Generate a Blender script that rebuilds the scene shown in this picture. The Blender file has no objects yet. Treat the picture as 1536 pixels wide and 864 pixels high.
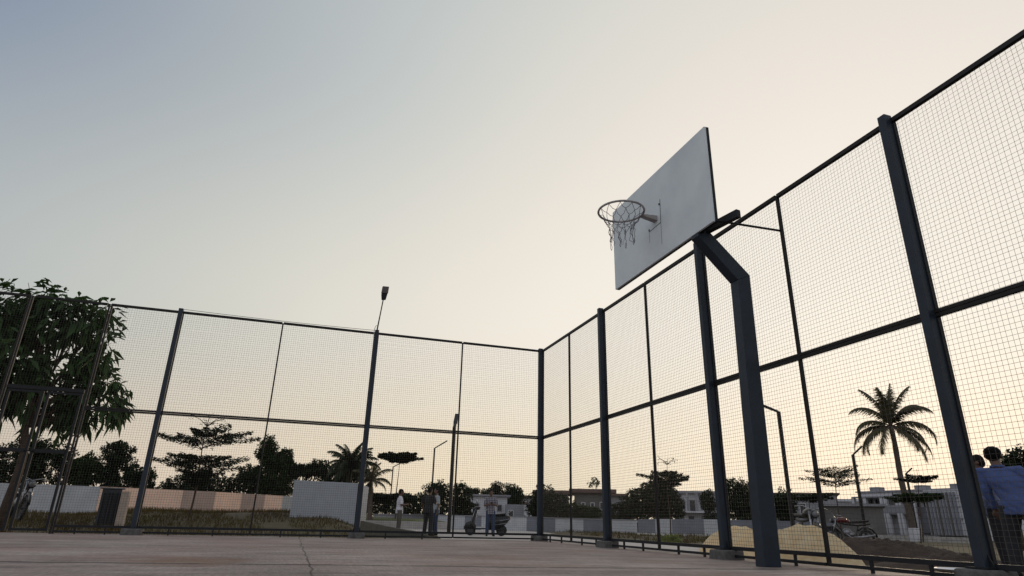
import bpy, math, random
from mathutils import Vector, Matrix
from mathutils import noise as mn
random.seed(7)
R = math.radians
C = bpy.context.scene.collection
# ------------------------------------------------------------------ camera solved from the fence lines (metres)
F = 935.47; CX, CY, CZ = -4.0366, -10.5832, 0.28685
YAW, PIT, ROL = 0.31184, 0.35912, 0.02402
_cy, _sy, _cp, _sp = math.cos(YAW), math.sin(YAW), math.cos(PIT), math.sin(PIT)
FW = Vector((_sy*_cp, _cy*_cp, _sp)); _r = Vector((_cy, -_sy, 0)); _u = _r.cross(FW)
_c, _s = math.cos(ROL), math.sin(ROL)
RT = _c*_r + _s*_u; UP = -_s*_r + _c*_u
CAM = Vector((CX, CY, CZ)); G = -0.25
def ray(u, v): return FW + RT*((u-768)/F) - UP*((v-432)/F)
def at(u, v, D):
    d = ray(u, v); return CAM + d*(D/math.hypot(d.x, d.y))
def hor(u):
    lo, hi = 500, 1100
    for _ in range(40):
        m = (lo+hi)/2
        if ray(u, m).z > 0: lo = m
        else: hi = m
    return lo
def gp(u, D, z=G, v=None):
    p = at(u, hor(u) if v is None else v, D); p.z = z; return p
def zt(u, v, D): return at(u, v, D).z
def Dz(u, v, z):
    d = ray(u, v); return (z-CZ)/d.z*math.hypot(d.x, d.y)
def gnd(u, v, z=G):
    d = ray(u, v); return CAM + d*((z-CZ)/d.z)
def pxu(x, y, z):
    d = Vector((x, y, z))-CAM; w = d.dot(FW)
    if w < 0.05: return -9999
    return 768+F*d.dot(RT)/w
def sm(a, b, x):
    t = min(1, max(0, (x-a)/(b-a))); return t*t*(3-2*t)

# ------------------------------------------------------------------ helpers
class MB:
    def __init__(s): s.v = []; s.f = []; s.m = []
    def face(s, pts, m=0):
        n = len(s.v); s.v += [tuple(p) for p in pts]; s.f.append(tuple(range(n, n+len(pts)))); s.m.append(m)
    def prism(s, a, b, m=0):          # two rings of the same length, closed
        n = len(s.v); k = len(a); s.v += [tuple(p) for p in a]+[tuple(p) for p in b]
        for i in range(k):
            j = (i+1) % k; s.f.append((n+i, n+j, n+k+j, n+k+i)); s.m.append(m)
        s.f.append(tuple(range(n+k-1, n-1, -1))); s.m.append(m)
        s.f.append(tuple(range(n+k, n+2*k))); s.m.append(m)
    def box(s, x0, x1, y0, y1, z0, z1, m=0):
        s.prism([(x0,y0,z0),(x1,y0,z0),(x1,y1,z0),(x0,y1,z0)], [(x0,y0,z1),(x1,y0,z1),(x1,y1,z1),(x0,y1,z1)], m)
    def bar(s, a, b, w, h=None, up=(0,0,1), m=0):
        a = Vector(a); b = Vector(b); d = (b-a).normalized(); up = Vector(up)
        if abs(d.dot(up)) > .98: up = Vector((0,1,0)) if abs(d.y) < .9 else Vector((1,0,0))
        x = d.cross(up).normalized(); y = x.cross(d); h = h or w
        q = [x*w/2+y*h/2, -x*w/2+y*h/2, -x*w/2-y*h/2, x*w/2-y*h/2]
        s.prism([a+k for k in q], [b+k for k in q], m)
    def wire(s, a, b, r, m=0):        # open 4-sided strip, cheap
        d = (b-a).normalized(); up = Vector((0,0,1)) if abs(d.z) < .9 else Vector((1,0,0))
        x = d.cross(up).normalized()*r; y = x.cross(d).normalized()*r; n = len(s.v)
        s.v += [tuple(a+x),tuple(a+y),tuple(a-x),tuple(a-y),tuple(b+x),tuple(b+y),tuple(b-x),tuple(b-y)]
        for i in range(4):
            j = (i+1)%4; s.f.append((n+i,n+j,n+4+j,n+4+i)); s.m.append(m)
    def tube(s, pts, rad, n=8, m=0, closed=False, flat=1.0, fdir=None):
        pts = [Vector(p) for p in pts]; K = len(pts)
        if not hasattr(rad, '__len__'): rad = [rad]*K
        rings = []; prev = None
        for i, p in enumerate(pts):
            if closed: d = pts[(i+1)%K]-pts[i-1]
            else: d = pts[min(i+1,K-1)]-pts[max(i-1,0)]
            d = d.normalized() if d.length > 1e-9 else Vector((0,0,1))
            if prev is None:
                up = Vector(fdir) if fdir else (Vector((0,0,1)) if abs(d.z) < .9 else Vector((0,1,0)))
                x = d.cross(up).normalized()
            else: x = (prev-d*prev.dot(d)).normalized()
            prev = x; y = d.cross(x)
            rings.append([p+x*(rad[i]*math.cos(2*math.pi*k/n))+y*(rad[i]*flat*math.sin(2*math.pi*k/n)) for k in range(n)])
        b = len(s.v)
        for r_ in rings: s.v += [tuple(q) for q in r_]
        L = K if closed else K-1
        for i in range(L):
            for k in range(n):
                a0 = b+i*n+k; a1 = b+i*n+(k+1)%n; i2 = (i+1) % K
                s.f.append((a0, a1, b+i2*n+(k+1)%n, b+i2*n+k)); s.m.append(m)
        if not closed:
            s.f.append(tuple(range(b+n-1, b-1, -1))); s.m.append(m)
            s.f.append(tuple(range(b+(K-1)*n, b+K*n))); s.m.append(m)
    def limb(s, pts, rad, n=12, flat=1.0, fdir=None):   # tube with rounded ends
        pts = [Vector(p) for p in pts]; rad = list(rad)
        a = (pts[0]-pts[1]).normalized(); b = (pts[-1]-pts[-2]).normalized()
        P = []; Q = []
        for k in (1, .85, .5): P.append(pts[0]+a*rad[0]*k*.9); Q.append(rad[0]*math.sqrt(max(.02,1-k*k)))
        P += pts; Q += rad
        for k in (.5, .85, 1): P.append(pts[-1]+b*rad[-1]*k*.9); Q.append(rad[-1]*math.sqrt(max(.02,1-k*k)))
        s.tube(P, Q, n, flat=flat, fdir=fdir)
    def ell(s, c, r, n=14, k=9, rot=None):
        c = Vector(c); b = len(s.v)
        for i in range(k+1):
            t = math.pi*i/k
            for j in range(n):
                a = 2*math.pi*j/n; p = Vector((r[0]*math.sin(t)*math.cos(a), r[1]*math.sin(t)*math.sin(a), r[2]*math.cos(t)))
                if rot: p = rot @ p
                s.v.append(tuple(c+p))
        for i in range(k):
            for j in range(n):
                s.f.append((b+i*n+j, b+(i+1)*n+j, b+(i+1)*n+(j+1)%n, b+i*n+(j+1)%n)); s.m.append(0)
    def loft(s, rings, n=16):          # rings: (centre, rx, ry)
        P = []
        b = len(s.v)
        for c, rx, ry in rings:
            c = Vector(c)
            for j in range(n):
                a = 2*math.pi*j/n; s.v.append((c.x+rx*math.cos(a), c.y+ry*math.sin(a), c.z))
        for i in range(len(rings)-1):
            for j in range(n):
                s.f.append((b+i*n+j, b+i*n+(j+1)%n, b+(i+1)*n+(j+1)%n, b+(i+1)*n+j)); s.m.append(0)
        s.f.append(tuple(range(b+n-1, b-1, -1))); s.m.append(0)
        K = len(rings); s.f.append(tuple(range(b+(K-1)*n, b+K*n))); s.m.append(0)
    def build(s, name, mats, parent=None, smooth=False, bevel=0, label=None):
        me = bpy.data.meshes.new(name); me.from_pydata(s.v, [], s.f)
        if not isinstance(mats, (list, tuple)): mats = [mats]
        for m in mats: me.materials.append(m)
        if len(mats) > 1: me.polygons.foreach_set('material_index', s.m)
        if smooth: me.polygons.foreach_set('use_smooth', [True]*len(me.polygons))
        me.update()
        o = bpy.data.objects.new(name, me); C.objects.link(o); o.parent = parent
        if bevel:
            b = o.modifiers.new('bevel', 'BEVEL'); b.width = bevel; b.segments = 2; b.limit_method = 'ANGLE'
        if label: o['label'] = label
        return o
def tag(o, label=None, cat=None, group=None, kind=None):
    if label: o['label'] = label
    if cat: o['category'] = cat
    if group: o['group'] = group
    if kind: o['kind'] = kind
    return o
def empty(name, loc, rz=0, label=None, cat=None, group=None):
    o = bpy.data.objects.new(name, None); C.objects.link(o); o.location = loc; o.rotation_euler = (0, 0, rz)
    o.empty_display_size = .1
    return tag(o, label, cat, group)
def copy_tree(o, parent=None):
    c = o.copy(); C.objects.link(c); c.parent = parent
    for ch in [x for x in C.objects if x.parent == o]: copy_tree(ch, c)
    return c

# ------------------------------------------------------------------ materials
MC = {}
def mat(name, col, rough=.7, var=.18, scale=6.0, metal=0, bump=0, trans=0, second=None, sstr=(1,1,1), spec=.5):
    if name in MC: return MC[name]
    m = bpy.data.materials.new(name); m.use_nodes = True; nt = m.node_tree; b = nt.nodes['Principled BSDF']
    b.inputs['Roughness'].default_value = rough; b.inputs['Metallic'].default_value = metal
    b.inputs['Specular IOR Level'].default_value = spec
    tc = nt.nodes.new('ShaderNodeTexCoord'); mp = nt.nodes.new('ShaderNodeMapping'); mp.inputs['Scale'].default_value = sstr
    nt.links.new(tc.outputs['Object'], mp.inputs['Vector'])
    n = nt.nodes.new('ShaderNodeTexNoise'); n.inputs['Scale'].default_value = scale; n.inputs['Detail'].default_value = 6; n.inputs['Roughness'].default_value = .65
    nt.links.new(mp.outputs[0], n.inputs['Vector'])
    cr = nt.nodes.new('ShaderNodeValToRGB'); nt.links.new(n.outputs['Fac'], cr.inputs[0])
    s2 = second or tuple(c*(1-var) for c in col); h2 = tuple(min(1, c*(1+var)) for c in col)
    cr.color_ramp.elements[0].position = .3; cr.color_ramp.elements[0].color = (*s2, 1)
    cr.color_ramp.elements[1].position = .7; cr.color_ramp.elements[1].color = (*h2, 1)
    nt.links.new(cr.outputs[0], b.inputs['Base Color'])
    if bump:
        bp = nt.nodes.new('ShaderNodeBump'); bp.inputs['Strength'].default_value = bump; bp.inputs['Distance'].default_value = .02
        nt.links.new(n.outputs['Fac'], bp.inputs['Height']); nt.links.new(bp.outputs[0], b.inputs['Normal'])
    if trans:
        t = nt.nodes.new('ShaderNodeBsdfTranslucent'); nt.links.new(cr.outputs[0], t.inputs['Color'])
        mx = nt.nodes.new('ShaderNodeMixShader'); mx.inputs[0].default_value = trans
        nt.links.new(b.outputs[0], mx.inputs[1]); nt.links.new(t.outputs[0], mx.inputs[2])
        nt.links.new(mx.outputs[0], nt.nodes['Material Output'].inputs['Surface'])
    MC[name] = m; return m
navy = mat('navy_painted_steel', (.017,.027,.042), .5, .2, 7, spec=.3, second=(.015,.020,.027))
dark = mat('dark_painted_steel', (.012,.013,.016), .55, .2, 14, spec=.25)
rail_m = mat('shade_toned_steel', (.014,.012,.012), .55, .25, 12, spec=.25)  # brown-black puts the rails' underside shade into one even colour
wire_m = mat('galvanised_dark_wire', (.07,.062,.055), .5, .2, 5, metal=.3)
conc = mat('footing_concrete', (.095,.09,.086), .9, .4, 14, bump=.6)
white_wall = mat('white_lime_wall', (.42,.43,.45), .9, .12, 1.6)
grey_wall = mat('grey_paint_wall', (.17,.18,.21), .9, .14, 1.6)
peach = mat('peach_paint_wall', (.88,.60,.46), .9, .1, 1.4)
taupe = mat('taupe_paint_wall', (.44,.32,.27), .9, .12, 1.4)
bwhite = mat('white_building_plaster', (.50,.50,.53), .9, .15, .6)
bgrey = mat('grey_building_plaster', (.24,.24,.26), .9, .2, .6)
bdark = mat('old_dark_plaster', (.11,.105,.10), .9, .3, .5)
bbrown = mat('brown_roof_edge', (.12,.075,.065), .85, .25, 2)
glass = mat('dark_window_glass', (.02,.022,.028), .15, .1, 3)
trunk_m = mat('brown_bark', (.065,.043,.03), .95, .4, 9, bump=.6)
trunk_l = mat('pale_palm_bark', (.085,.065,.05), .95, .35, 10, bump=.6)
leafd = mat('dark_green_leaf', (.016,.030,.011), .7, .45, 2.5, trans=.18, spec=.2)
leafm = mat('mid_green_leaf', (.028,.052,.014), .7, .45, 2.5, trans=.25, spec=.2)
leafb = mat('big_tree_leaf', (.034,.070,.018), .65, .5, 1.6, trans=.25, spec=.3)
leafy = mat('olive_palm_leaf', (.06,.055,.02), .7, .4, 1.5, trans=.25)
grass_m = mat('dry_green_grass', (.054,.050,.012), .9, .5, .8, trans=.12, second=(.065,.032,.011), spec=.2)
lawn_m = mat('lawn_green', (.10,.12,.035), .9, .3, .8)
tyre_m = mat('black_rubber', (.012,.012,.012), .8, .2, 20)
chrome = mat('bright_chrome', (.30,.30,.32), .32, .05, 8, metal=1)
blackp = mat('black_gloss_paint', (.010,.011,.013), .32, .1, 8, spec=.35)
redp = mat('red_gloss_paint', (.09,.012,.01), .25, .1, 8)
seat_m = mat('black_vinyl', (.012,.011,.011), .7, .2, 10, spec=.2)
lampw = mat('pale_lamp_lens', (.42,.43,.45), .25, .05, 8)

def ground_mat():
    m = bpy.data.materials.new('court_concrete'); m.use_nodes = True; nt = m.node_tree; N = nt.nodes.new; L = nt.links.new
    b = nt.nodes['Principled BSDF']; b.inputs['Specular IOR Level'].default_value = .3
    tc = N('ShaderNodeTexCoord'); sp = N('ShaderNodeSeparateXYZ'); L(tc.outputs['Object'], sp.inputs[0])
    def noise(sc, scale, det=6, rough=.6):
        mp = N('ShaderNodeMapping'); mp.inputs['Scale'].default_value = sc; mp.inputs['Rotation'].default_value = (0,0,R(14)); L(tc.outputs['Object'], mp.inputs[0])
        n = N('ShaderNodeTexNoise'); n.inputs['Scale'].default_value = scale; n.inputs['Detail'].default_value = det; n.inputs['Roughness'].default_value = rough
        L(mp.outputs[0], n.inputs['Vector']); return n.outputs['Fac']
    def ramp(fac, stops):
        r = N('ShaderNodeValToRGB'); L(fac, r.inputs[0])
        e = r.color_ramp.elements; e[0].position, e[0].color = stops[0][0], (*stops[0][1],1); e[1].position, e[1].color = stops[-1][0], (*stops[-1][1],1)
        for p, c in stops[1:-1]: k = e.new(p); k.color = (*c,1)
        return r.outputs[0]
    def mix(f, a, c, mode='MIX'):
        x = N('ShaderNodeMix'); x.data_type = 'RGBA'; x.blend_type = mode
        if isinstance(f, float): x.inputs[0].default_value = f
        else: L(f, x.inputs[0])
        for k, q in ((6,a),(7,c)):
            if isinstance(q, tuple): x.inputs[k].default_value = (*q,1)
            else: L(q, x.inputs[k])
        return x.outputs[2]
    def math_(op, a, c=None, clamp=False):
        x = N('ShaderNodeMath'); x.operation = op; x.use_clamp = clamp
        for k, q in ((0,a),(1,c)):
            if q is None: continue
            if isinstance(q, (int,float)): x.inputs[k].default_value = q
            else: L(q, x.inputs[k])
        return x.outputs[0]
    base = ramp(noise((1,1,1), .55, 5, .6), [(.3,(.18,.14,.125)),(.5,(.285,.230,.208)),(.7,(.38,.32,.295))])
    streak = ramp(noise((.6,1.9,1), 2.2, 8, .72), [(.34,(.40,.38,.38)),(.62,(1.25,1.21,1.18))])
    col = mix(.7, base, streak, 'MULTIPLY')
    grit = ramp(noise((26,3.5,1), 1.6, 6, .8), [(.3,(.55,.55,.55)),(.7,(1.35,1.35,1.35))]); col = mix(.9, col, grit, 'MULTIPLY')
    red = ramp(noise((.8,1.2,1), .9, 4, .6), [(.5,(0,0,0)),(.66,(1,1,1))])
    col = mix(math_('MULTIPLY', red, .45), col, (.25,.13,.10))
    # rust stain near (-4.6,-5.9)
    def blob(x0, y0, rx, ry):
        dx = math_('MULTIPLY', math_('SUBTRACT', sp.outputs[0], x0), 1/rx); dy = math_('MULTIPLY', math_('SUBTRACT', sp.outputs[1], y0), 1/ry)
        d = math_('ADD', math_('MULTIPLY', dx, dx), math_('MULTIPLY', dy, dy))
        d = math_('ADD', d, math_('MULTIPLY', math_('SUBTRACT', noise((1,1,1), 5), .5), 2.0))
        return math_('SUBTRACT', 1, d, True)
    col = mix(math_('MULTIPLY', blob(-4.62,-5.75,.45,.5), .65), col, (.15,.065,.025))
    col = mix(math_('MULTIPLY', blob(-3.0,-3.0,1.2,.9), .35), col, (.10,.07,.06))
    col = mix(math_('MULTIPLY', blob(-6.5,-3.5,1.6,.8), .35), col, (.09,.07,.065))
    # joints; the wide dark band f2 has its step's shadow painted in
    w1 = math_('MULTIPLY', math_('SUBTRACT', noise((1,1,1), 1.7, 8, .7), .5), .12)
    w2 = math_('MULTIPLY', math_('SUBTRACT', noise((1,1,1), 1.3, 8, .7), .5), .25)
    cx_ = math_('ABSOLUTE', math_('SUBTRACT', math_('ADD', sp.outputs[0], w1), -3.89))
    yl = math_('ADD', sp.outputs[1], math_('MULTIPLY', math_('ADD', sp.outputs[0], 5.53), .112))
    cy_ = math_('ABSOLUTE', math_('SUBTRACT', math_('ADD', yl, w2), -5.83))
    f1 = math_('SUBTRACT', 1, math_('MULTIPLY', cx_, 1/.008), True); f2 = math_('SUBTRACT', 1, math_('MULTIPLY', cy_, 1/.07), True)
    brk = ramp(noise((1,1,1), 2.2, 5, .7), [(.38,(0,0,0)),(.5,(1,1,1))])
    f2 = math_('MULTIPLY', f2, brk)
    col = mix(f1, col, (.012,.01,.01)); col = mix(f2, col, (.018,.014,.012))
    L(col, b.inputs['Base Color'])
    rg = ramp(noise((.6,2,1), 1.2, 5), [(.3,(.55,.55,.55)),(.7,(.85,.85,.85))]); L(rg, b.inputs['Roughness'])
    bp = N('ShaderNodeBump'); bp.inputs['Strength'].default_value = .5; bp.inputs['Distance'].default_value = .012
    hh = math_('SUBTRACT', noise((1,1,1), 9, 8, .75), math_('ADD', f1, f2)); L(hh, bp.inputs['Height']); L(bp.outputs[0], b.inputs['Normal'])
    return m

# ------------------------------------------------------------------ setting: terrain, court, road
def hgt(x, y):
    D = math.hypot(x-CX, y-CY)
    z = G
    if D > 12:
        u = pxu(x, y, G)
        if u > -2000 and y > 1:
            ml = 1-sm(485, 580, u); near = sm(15, 25, D)
            z += ml*near*(.62+.16*mn.noise(Vector((x*.35, y*.35, 0))) )*(1-.35*(1-sm(100,260,u)))
            if u > 820 and u < 1120 and 24 < D < 58:
                z += .10*sm(24,34,D)*(.5+mn.noise(Vector((x*.3,y*.3,3))))*sm(820,870,u)
    if D > 100: z -= (D-100)*.002
    return z
g = MB(); NA = 220; rr = [0.0]
r_ = 6.0
while r_ < 4000: rr.append(r_); r_ *= 1.045
for r_ in rr:
    for k in range(NA):
        a = 2*math.pi*k/NA; x = CX+r_*math.sin(a); y = CY+r_*math.cos(a); g.v.append((x, y, hgt(x, y)))
for i in range(len(rr)-1):
    for k in range(NA):
        g.f.append((i*NA+k, (i+1)*NA+k, (i+1)*NA+(k+1)%NA, i*NA+(k+1)%NA)); g.m.append(0)
tag(g.build('ground', mat('rough_ground', (.045,.040,.012), .95, .3, .35, bump=.5, second=(.055,.032,.013)), smooth=True), kind='structure')
c = MB(); c.box(-14, .28, -22, .30, G-.1, 0)
tag(c.build('court', ground_mat()), kind='structure')
rd = MB()
poly = [gnd(u, v) for u, v in [(560,782.2),(600,784),(654,787.2),(700,791),(820,799),(907,806.5),(1000,815.5),(1060,822),(1130,836)]]
poly += [Vector((1.3,-4.6,G)), Vector((.8,-10,G)), Vector((.32,-10,G)), Vector((.32,.5,G)), Vector((-1.0,2,G))] + [gnd(u, v) for u, v in [(655,803),(620,796),(575,789)]]
n0 = Vector((0,0,.008)); rd.prism([p+Vector((0,0,-.05)) for p in poly], [p+n0 for p in poly])
tag(rd.build('road', mat('pale_concrete_road', (.40,.36,.33), .9, .2, .9, bump=.2)), kind='structure')
lw = MB()
q = [gp(540,42,-.6), gp(668,42,-.6), gp(650,43.3,-.6), gp(540,51,-.6)]
lw.prism(q, [Vector((p.x, p.y, z)) for p, z in zip(q, (.25,.22,.34,.46))])
tag(lw.build('lawn', lawn_m), kind='structure')

k_ = MB(); a = gp(538,41.8,-.05); b = gp(672,41.8,-.05); k_.bar(a, b, .25, .5); tag(k_.build('kerb', mat('pale_kerb_concrete',(.33,.31,.29),.9,.2,2)), kind='structure')
# grass blades that nobody could count
gb = MB()
def blade(x, y, z, h, w):
    a = random.random()*6.283; dx, dy = math.cos(a)*w, math.sin(a)*w; l = random.uniform(-.5,.5)*h; m2 = random.uniform(-.5,.5)*h
    gb.face([(x-dx,y-dy,z-.02),(x+dx,y+dy,z-.02),(x+l,y+m2,z+h)])
for _ in range(26000):
    u = random.uniform(-120, 560); D = 16+ 16*random.random()**.8; p = gp(u, D); z = hgt(p.x, p.y)
    if mn.noise(Vector((p.x*.8, p.y*.8, 5))) < -.25: continue
    blade(p.x, p.y, z, random.uniform(.05,.17)*(1-.4*sm(400,540,u)), .012)
for _ in range(9000):
    u = random.uniform(835, 1110); D = 22+34*random.random(); p = gp(u, D); q_ = gnd(u, 799+(u-820)*.092) if u > 820 else p
    if (p-CAM).length < (q_-CAM).length+.5: continue
    if mn.noise(Vector((p.x*.5, p.y*.5, 9))) < 0: continue
    blade(p.x, p.y, hgt(p.x, p.y), random.uniform(.06,.2), .02)
tag(gb.build('grass', grass_m), 'dry brownish green grass on the bank and verge outside the court', 'grass', kind='stuff')

# ------------------------------------------------------------------ fence
PIT_W = .034
def wire_panel(parent, P, s0, s1, z0, z1):
    w = MB(); rr_ = .00105
    k0 = math.ceil(s0/PIT_W); k1 = math.floor(s1/PIT_W)
    for k in range(k0, k1+1):
        s_ = k*PIT_W+random.uniform(-.002,.002)
        if not (s0 < s_ < s1): continue
        j = random.uniform(-.003,.003); n_ = 8
        w.wire(P(s_, .002, z0), P(s_+j, .002, z1), rr_)
    k0 = math.ceil(z0/PIT_W); k1 = math.floor(z1/PIT_W)
    for k in range(k0, k1+1):
        z = k*PIT_W+random.uniform(-.002,.002)
        if z0 < z < z1: w.wire(P(s0, -.002, z), P(s1, -.002, z+random.uniform(-.004,.004)), rr_)
    return w.build('wire_mesh', wire_m, parent)
TOP = 3.30; MID = 1.70
def fence(root, P, posts, mulls, gaps=(), top_cable=False, smax=0):
    """P(s, n, z): s along the fence, n towards the court."""
    def vb(s, n, w, d, z0, z1): 
        m = MB(); m.prism([P(s-w/2,n-d/2,z0),P(s+w/2,n-d/2,z0),P(s+w/2,n+d/2,z0),P(s-w/2,n+d/2,z0)],[P(s-w/2,n-d/2,z1),P(s+w/2,n-d/2,z1),P(s+w/2,n+d/2,z1),P(s-w/2,n+d/2,z1)]); return m
    def hb(s0, s1, n, d, z0, z1):
        m = MB(); m.prism([P(s0,n-d/2,z0),P(s1,n-d/2,z0),P(s1,n+d/2,z0),P(s0,n+d/2,z0)],[P(s0,n-d/2,z1),P(s1,n-d/2,z1),P(s1,n+d/2,z1),P(s0,n+d/2,z1)]); return m
    for s in posts:
        vb(s, .036, .066, .076, .09, 3.33).build('post', navy, root, bevel=.006)
        m = vb(s, .03, .14, .15, .088, .098)
        m.build('base_plate', dark, root)
        for sg in (-1, 1):
            m = MB(); m.prism([P(s+sg*.033,.026,.098),P(s+sg*.066,.026,.098),P(s+sg*.033,.026,.17)],[P(s+sg*.033,.034,.098),P(s+sg*.066,.034,.098),P(s+sg*.033,.034,.17)]); m.build('gusset', dark, root)
        f = MB(); j = lambda: random.uniform(-.015,.015)
        a, b = .14, .12
        f.prism([P(s-a+j(),.03-b+j(),-.2),P(s+a+j(),.03-b+j(),-.2),P(s+a+j(),.03+b+j(),-.2),P(s-a+j(),.03+b+j(),-.2)],
                [P(s-a+.02+j(),.04-b+j(),.086),P(s+a-.02+j(),.04-b+j(),.087),P(s+a-.02+j(),.02+b+j(),.085),P(s-a+.02+j(),.02+b+j(),.085)])
        f.build('footing', conc, root, bevel=.015)
    for s in mulls:
        vb(s, .0, .022, .03, .03, TOP-.02).build('mullion', rail_m, root)
    alls = sorted(list(posts)+list(mulls)+[g_[0] for g_ in gaps]+[g_[1] for g_ in gaps])
    for s0, s1 in zip(alls, alls[1:]):
        if any(g_[0]-.01 <= s0 and s1 <= g_[1]+.01 for g_ in gaps): continue
        p0 = s0+(.033 if s0 in posts else .011); p1 = s1-(.033 if s1 in posts else .011)
        hb(p0, p1, 0, .035, TOP-.035, TOP).build('top_rail', rail_m, root)
        m = hb(p0, p1, 0, .03, MID-.026, MID-.003); m2 = hb(p0, p1, 0, .03, MID+.003, MID+.026)
        for k in (m2,):
            b = len(m.v); m.v += k.v; m.f += [tuple(i+b for i in f_) for f_ in k.f]; m.m += k.m
        m.build('middle_rail', rail_m, root)
        m = hb(p0, p1, 0, .035, .085, .118); m.build('bottom_rail', dark, root)
        m = hb(p0, p1, .01, .03, .022, .046); m.build('kick_rail', dark, root)
        for t in (.33, .72):
            vb(p0+(p1-p0)*t, .012, .02, .02, -.02, .086).build('stub', dark, root)
        # panel frame stiles beside posts
        for e, sg in ((p0, 1), (p1, -1)):
            if (s0 if sg == 1 else s1) in posts:
                vb(e+sg*.005, -.008, .010, .03, .118, TOP-.035).build('stile', dark, root)
        wire_panel(root, P, p0, p1, .10, MID-.015)
        wire_panel(root, P, p0, p1, MID+.015, TOP-.02)
    if top_cable:
        m = MB(); ss = sorted(posts)
        for a, b in zip(ss, ss[1:]):
            if b > 4: pass
            n = 10
            m.tube([P(a+(b-a)*k/n, 0, 3.335-.015*math.sin(math.pi*k/n)) for k in range(n+1)], .004, 5)
        m.build('top_cable', dark, root)
PA = lambda s, n, z: Vector((-s, -n, z))          # far fence: s runs to the left, court side is -y
PB = lambda s, n, z: Vector((-n, -s, z))          # right fence: s runs towards the camera
fa = empty('mesh_fence', (0,0,0), 0, 'navy and wire mesh fence across the far end of the court, facing the camera', 'fence')
fb = empty('mesh_fence', (0,0,0), 0, 'tall navy wire mesh fence running along the right side of the court', 'fence')
A_ = 1.530; B_ = 1.2632
fence(fa, PA, [2*A_,4*A_], [A_,3*A_,9.7], [(7.1,8.14)], True)
fence(fb, PB, [0.0,2*B_,4*B_,6*B_,8*B_], [B_,3*B_,5*B_,7*B_])
# first half bay of fence A up to the corner post, and the left end
def extra_bays(root, P, spans):
    for p0, p1 in spans:
        for nm, z0, z1, mm in (('top_rail',TOP-.035,TOP,rail_m),('middle_rail',MID-.026,MID-.003,rail_m),('middle_rail',MID+.003,MID+.026,rail_m),('bottom_rail',.085,.118,dark),('kick_rail',.022,.046,dark)):
            m = MB(); m.prism([P(p0,-.016,z0),P(p1,-.016,z0),P(p1,.016,z0),P(p0,.016,z0)],[P(p0,-.016,z1),P(p1,-.016,z1),P(p1,.016,z1),P(p0,.016,z1)]); m.build(nm, mm, root)
        wire_panel(root, P, p0, p1, .10, MID-.015); wire_panel(root, P, p0, p1, MID+.015, TOP-.02)
extra_bays(fa, PA, [(.045, A_-.011)])
for s in (7.1, 8.14, 9.7):
    for ds in (-.017, .017):
        m = MB(); s_ = s+ds; m.prism([PA(s_-.011,-.015,.0),PA(s_+.011,-.015,0),PA(s_+.011,.02,0),PA(s_-.011,.02,0)],[PA(s_-.011,-.015,3.29),PA(s_+.011,-.015,3.29),PA(s_+.011,.02,3.29),PA(s_-.011,.02,3.29)]); m.build('gate_post', rail_m, fa, bevel=.003)
# lintel and mesh above the gate
m = MB(); m.bar((-8.09,0,1.935),(-7.15,0,1.935),.05,.05); m.build('lintel', dark, fa)
m = MB(); m.bar((-8.09,0,TOP-.017),(-7.15,0,TOP-.017),.035,.035); m.build('top_rail', rail_m, fa)
wire_panel(fa, PA, 7.15, 8.09, 1.96, TOP-.02)
gt = empty('mesh_gate', (-7.62,0,0), 0, 'closed navy double mesh gate below the big leafy tree', 'gate')
for sgn in (-1, 1):
    x0 = sgn*.02; x1 = sgn*.465; lo, hi = min(x0,x1), max(x0,x1)
    lf = MB()
    for x in (x0+sgn*.016, x1-sgn*.016): lf.box(x-.016,x+.016,-.015,.015,.03,1.90)
    for z in (.05, 1.885): lf.box(lo+.032,hi-.032,-.014,.014,z-.016,z+.016)
    lf.box(lo+.032,hi-.032,-.022,.022,1.045,1.095)
    leaf = lf.build('gate_leaf', dark, gt)
    w = MB(); x = lo+.05
    while x < hi-.03: w.wire(Vector((x,.002,.06)), Vector((x,.002,1.88)), .00105); x += PIT_W
    z = .09
    while z < 1.87: w.wire(Vector((lo+.03,-.002,z)), Vector((hi-.03,-.002,z)), .00105); z += PIT_W
    w.build('wire_mesh', wire_m, leaf)
m = MB(); m.tube([(-.06,-.03,1.07),(.06,-.03,1.07)], .008, 8); m.build('latch', dark, gt)

# floodlight on the fence post
fl = empty('floodlight', (-2*A_,0,3.35), 0, 'small floodlight on a thin bent pole rising from the far fence post', 'floodlight')
m = MB(); m.tube([(0.0,-.045,-.25),(0,-.045,0),(.03,-.04,.32),(.05,-.04,.54)], [.012,.012,.010,.010], 8); m.build('pole', dark, fl, True)
m = MB(); m.prism([(.02,-.085,.52),(.09,-.085,.53),(.09,-.045,.54),(.02,-.045,.53)],[(.005,-.1,.63),(.11,-.1,.64),(.11,-.03,.655),(.005,-.03,.645)]); m.build('driver_box', dark, fl, bevel=.008)
m = MB(); m.prism([(.0,-.11,.635),(.118,-.11,.645),(.118,-.055,.65),(.0,-.055,.64)],[(.01,-.12,.77),(.125,-.12,.775),(.125,-.07,.78),(.01,-.07,.775)]); m.build('lamp_head', mat('brown_lamp_body',(.07,.055,.05),.4), fl, bevel=.012)
m = MB(); m.tube([(0-.05,-.1,-.18),(-.055,-.11,-.05),(-.04,-.1,.03),(-.01,-.07,.06)], .006, 6); m.build('cable', mat('white_flex',(.6,.6,.6)), fl, True)

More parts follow.
